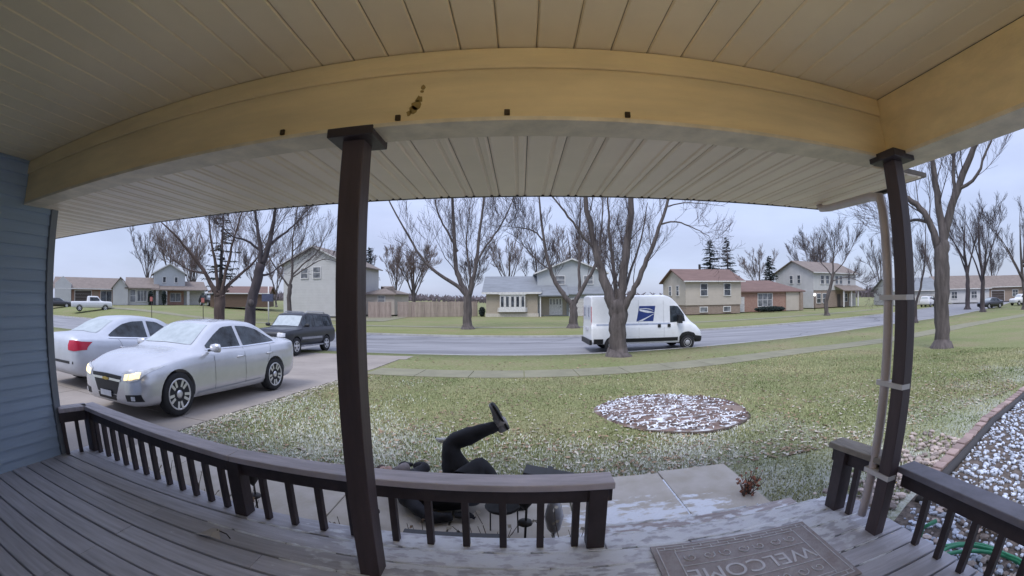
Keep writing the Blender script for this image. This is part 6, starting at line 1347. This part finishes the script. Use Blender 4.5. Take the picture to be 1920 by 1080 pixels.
V_ = [W(-0.52, 3.06, -1.615, (0.135, 0.15)),      # 0 pelvis
      W(-0.68, 3.05, -1.610, (0.14, 0.15)), W(-0.84, 3.09, -1.605, (0.145, 0.165)), W(-0.97, 3.16, -1.60, (0.125, 0.17)), W(-1.06, 3.22, -1.60, (0.07, 0.08)),   # 1 waist 2 chest 3 shoulders 4 collar
      W(-0.50, 3.16, -1.57, 0.145), W(-0.55, 3.24, -1.42, 0.132), W(-0.61, 3.30, -1.24, 0.098), W(-0.41, 3.30, -1.155, 0.078), W(-0.20, 3.30, -1.068, 0.052),  # 5 hip 6 thigh 7 knee 8 calf 9 ankle (raised leg)
      W(-0.46, 3.02, -1.57, 0.15), W(-0.39, 3.10, -1.45, 0.14), W(-0.315, 3.16, -1.345, 0.112), W(-0.25, 3.13, -1.50, 0.092), W(-0.185, 3.10, -1.66, 0.045),   # 10 hip 11 thigh 12 knee 13 shin 14 ankle (bent leg)
      W(-0.93, 2.99, -1.62, 0.075), W(-0.80, 2.86, -1.66, 0.06), W(-0.70, 2.78, -1.685, 0.05), W(-0.60, 2.82, -1.69, 0.042), W(-0.52, 2.84, -1.685, 0.034),     # 15 near shoulder 16 upper arm 17 elbow 18 forearm 19 wrist
      W(-0.95, 3.34, -1.60, 0.072), W(-0.90, 3.42, -1.57, 0.056), W(-0.85, 3.48, -1.55, 0.05), W(-0.93, 3.52, -1.56, 0.042), W(-1.01, 3.55, -1.57, 0.034), W(-0.185, 3.30, -1.058, 0.046)]      # 20 far shoulder 21 22 elbow 23 24 wrist
E_ = [(0, 1), (1, 2), (2, 3), (3, 4), (0, 5), (5, 6), (6, 7), (7, 8), (8, 9), (0, 10), (10, 11), (11, 12), (12, 13), (13, 14), (3, 15), (15, 16), (16, 17), (17, 18), (18, 19), (3, 20), (20, 21), (21, 22), (22, 23), (23, 24), (9, 25)]
bo_ = skin_mesh('body', V_, E_, M_CLOTH, pr)
txf = bpy.data.textures.new('cloth_folds', 'CLOUDS'); txf.noise_scale = 0.09; dm = bo_.modifiers.new('folds', 'DISPLACE'); dm.texture = txf; dm.strength = 0.035; dm.mid_level = 0.5
M_SKINP = mat('skin', (0.42, 0.26, 0.20), 0.6, var=0.1)
M_GLV = mat('black_glove', (0.012, 0.012, 0.014), 0.8)
def hand(wx, wy, wz, dx, dy, dz):
    d = Vector((dx, dy, dz)).normalized(); sd = d.cross(Vector((0, 0, 1))).normalized(); up = sd.cross(d); b = Vector((wx, wy, wz))
    def Q(a, s, u, r_): p = b + d * a + sd * s + up * u; return W(p.x, p.y, p.z, r_)
    v = [Q(0, 0, 0, 0.026), Q(0.05, 0, 0, (0.033, 0.018)), Q(0.085, 0, 0, (0.036, 0.015))]; e = [(0, 1), (1, 2)]
    for k, (s, ln) in enumerate(((-0.03, 0.055), (-0.01, 0.07), (0.01, 0.075), (0.03, 0.065))):
        i = len(v); v += [Q(0.10, s, 0, 0.010), Q(0.10 + ln * 0.55, s * 1.15, 0.006, 0.009), Q(0.10 + ln, s * 1.2, -0.012, 0.0075)]; e += [(2, i), (i, i + 1), (i + 1, i + 2)]
    i = len(v); v += [Q(0.045, -0.045, 0, 0.011), Q(0.075, -0.068, -0.004, 0.0095), Q(0.10, -0.072, -0.012, 0.008)]; e += [(1, i), (i, i + 1), (i + 1, i + 2)]
    skin_mesh('hand', v, e, M_GLV, pr, 1)
hand(-0.52, 2.84, -1.685, 0.9, 0.25, -0.08); hand(-1.01, 3.55, -1.57, -0.9, 0.35, -0.1)
# head with hair and hood, turned up towards the sky, lying away from the porch
hd = MB(); hc = Vector((-1.205, 3.34, -1.615)); ax_ = Vector((-0.80, 0.52, 0.06)).normalized(); fz = Vector((0.05, -0.15, 1)).normalized(); sx2 = ax_.cross(fz).normalized(); fz = sx2.cross(ax_)
def HP(a, s, f): p = hc + ax_ * a + sx2 * s + fz * f; return (p.x + 0.55, p.y - 3.1, p.z + CAMZ - Z0)
n = 14; rings = []
for i in range(12):
    ph = pi * (i + 0.5) / 12; a = -0.115 * math.cos(ph); rr_ = math.sin(ph) ** 0.8
    for j in range(n):
        th = 2 * pi * j / n; f = math.cos(th) * 0.095 * rr_; s = math.sin(th) * 0.075 * rr_ * (0.86 if i < 4 else 1)
        if abs(th) < 0.5 or th > 2 * pi - 0.5:
            if i == 5: f += 0.022
            if i == 4: f += 0.012
            if i == 7: f -= 0.006
        hd.v.append(HP(a, s, f))
hd.f = [(i * n + j, i * n + (j + 1) % n, (i + 1) * n + (j + 1) % n, (i + 1) * n + j) for i in range(11) for j in range(n)] + [tuple(range(n)), tuple(11 * n + j for j in range(n))]; hd.sm = [True] * len(hd.f)
head = hd.build('head', M_SKINP, pr, fix=True)
for s in (-1, 1):
    MB().lathe([(0.002, -0.008), (0.011, -0.004), (0.011, 0.004), (0.002, 0.008)], 8, HP(0.0, s * 0.03, 0.092)).build('eye', M_DARK, head); MB().lathe([(0.004, -0.02), (0.022, -0.008), (0.022, 0.01), (0.006, 0.022)], 8, HP(-0.005, s * 0.077, 0.01)).build('ear', M_SKINP, head)
a_, b_ = HP(-0.055, -0.022, 0.088), HP(-0.055, 0.022, 0.088); MB().tube([a_, HP(-0.057, 0, 0.094), b_], 0.005, 5).build('mouth', mat('lips', (0.32, 0.13, 0.11), 0.6), head)
hr = MB()
for i in range(9):
    ph = pi * (i + 0.5) / 9; a = -0.128 * math.cos(ph) + 0.018; rr_ = math.sin(ph) ** 0.75
    for j in range(n):
        th = 2 * pi * j / n; k = 1.0 if math.cos(th) < 0.25 or a > 0.08 else 0.55; hr.v.append(HP(a, math.sin(th) * 0.088 * rr_ * (1 if k == 1 else 0.9), math.cos(th) * 0.105 * rr_ * k))
hr.f = [(i * n + j, i * n + (j + 1) % n, (i + 1) * n + (j + 1) % n, (i + 1) * n + j) for i in range(8) for j in range(n)] + [tuple(range(n)), tuple(8 * n + j for j in range(n))]; hr.sm = [True] * len(hr.f)
hr.build('hair', mat('brown_hair', (0.085, 0.055, 0.045), 0.8, var=0.4, scale=30), pr, fix=True)
for i in range(7):
    p0 = Vector(HP(0.09, -0.07 + i * 0.023, -0.04)); MB().tube([p0, p0 + Vector((-0.08, 0.05, -0.01)), p0 + Vector((-0.15, 0.09 + 0.02 * (i - 3), -0.03))], [0.018, 0.014, 0.004], 6).build('hair_lock', mat('brown_hair', (0.085, 0.055, 0.045), 0.8), pr)
sc_ = MB(); sc_.tube([W(-1.10, 3.16, -1.60, 0)[:3], W(-1.06, 3.20, -1.50, 0)[:3], W(-1.02, 3.30, -1.50, 0)[:3], W(-1.03, 3.36, -1.58, 0)[:3]], [0.05, 0.055, 0.055, 0.045], 10); sc_.build('collar', mat('grey_collar', (0.20, 0.17, 0.165), 0.9, var=0.3), pr)
# shoes: raised foot with toe up and back, laced and dark with a pale sole line; other foot on the slab
def shoe(heel, toe, up, m, sole):
    h_, t_ = Vector(heel), Vector(toe); d = (t_ - h_); L_ = d.length; d.normalize(); u = (Vector(up) - d * d.dot(Vector(up))).normalized(); s = d.cross(u); mb = MB(); n_ = 12
    prof = [(0.0, 0.030, 0.075, 0.0), (0.06, 0.038, 0.085, 0.0), (0.30, 0.037, 0.095, 0.0), (0.45, 0.038, 0.07, 0.004), (0.72, 0.046, 0.05, 0.0), (0.92, 0.036, 0.038, 0.004), (1.0, 0.014, 0.024, 0.012)]
    for t2, w2, h2, z2 in prof:
        for k in range(n_):
            a = 2 * pi * k / n_; p = h_ + d * L_ * t2 + s * math.cos(a) * w2 + u * (z2 + h2 * 0.5 + math.sin(a) * h2 * 0.5); mb.v.append((p.x + 0.55, p.y - 3.1, p.z + CAMZ - Z0))
    mb.f = [(i * n_ + j, i * n_ + (j + 1) % n_, (i + 1) * n_ + (j + 1) % n_, (i + 1) * n_ + j) for i in range(len(prof) - 1) for j in range(n_)] + [tuple(range(n_)), tuple((len(prof) - 1) * n_ + j for j in range(n_))]; mb.sm = [True] * len(mb.f)
    o = mb.build('shoe', m, pr, fix=True); sl_ = MB()
    for t2, w2, _, z2 in prof:
        for q in (-1, 1):
            for zz_ in (-0.012, 0.006): p = h_ + d * L_ * t2 + s * q * w2 * 1.04 + u * (z2 + zz_); sl_.v.append((p.x + 0.55, p.y - 3.1, p.z + CAMZ - Z0))
    k = len(prof); sl_.f = [(4 * i, 4 * i + 4, 4 * i + 6, 4 * i + 2) for i in range(k - 1)] + [(4 * i + 1, 4 * i + 3, 4 * i + 7, 4 * i + 5) for i in range(k - 1)] + [(4 * i, 4 * i + 1, 4 * i + 5, 4 * i + 4) for i in range(k - 1)] + [(4 * i + 2, 4 * i + 6, 4 * i + 7, 4 * i + 3) for i in range(k - 1)] + [(0, 2, 3, 1), (4 * k - 4, 4 * k - 3, 4 * k - 1, 4 * k - 2)]
    sl_.sm = [False] * len(sl_.f); sl_.build('sole', sole, o, fix=True)
    lc = MB()
    for i in range(3): p = h_ + d * L_ * (0.42 + 0.12 * i); lc.tube([(p + s * 0.03 + u * (0.075 - .012 * i)) + Vector((0.55, -3.1, CAMZ - Z0)), (p - s * 0.03 + u * (0.078 - .012 * i)) + Vector((0.55, -3.1, CAMZ - Z0))], 0.004, 5)
    lc.build('laces', M_DARK, o)
MB().tube([W(-0.205, 3.30, -1.07, 0)[:3], W(-0.15, 3.30, -1.035, 0)[:3], W(-0.125, 3.30, -1.02, 0)[:3]], [0.036, 0.042, 0.04], 10).build('sock', mat('pale_sock', (0.42, 0.40, 0.40), 0.9), pr)
M_SHOE = mat('shoe_grey', (0.20, 0.195, 0.20), 0.7, var=0.4, scale=18); M_SHOE2 = mat('shoe_black', (0.012, 0.012, 0.014), 0.6)
shoe((-0.105, 3.30, -1.095), (-0.235, 3.30, -0.865), (-0.87, 0, -0.48), M_SHOE, M_SHOE2)
shoe((-0.20, 3.10, -1.725), (0.05, 3.08, -1.725), (0, 0, 1), M_SHOE2, M_SHOE2)
t = thing('white_glove', 'small white glove flying beside the raised knee', 'glove', (-0.70, 3.34, -1.235 + CAMZ)); 
tag(t, 'small white glove caught on the raised knee', 'glove'); MB().tube([(0.10, 0, 0.0), (0.05, -0.01, 0.012), (0.0, 0, 0.008), (-0.035, 0.01, 0.02)], [0.022, 0.026, 0.022, 0.008], 8).build('palm', mat('glove_white', (0.6, 0.6, 0.58), 0.9), t); MB().tube([(0.0, 0.02, 0.0), (-0.03, 0.02, 0.01), (-0.045, 0.02, 0.035)], [0.008, 0.007, 0.005], 6).build('thumb', M_DARK, t)
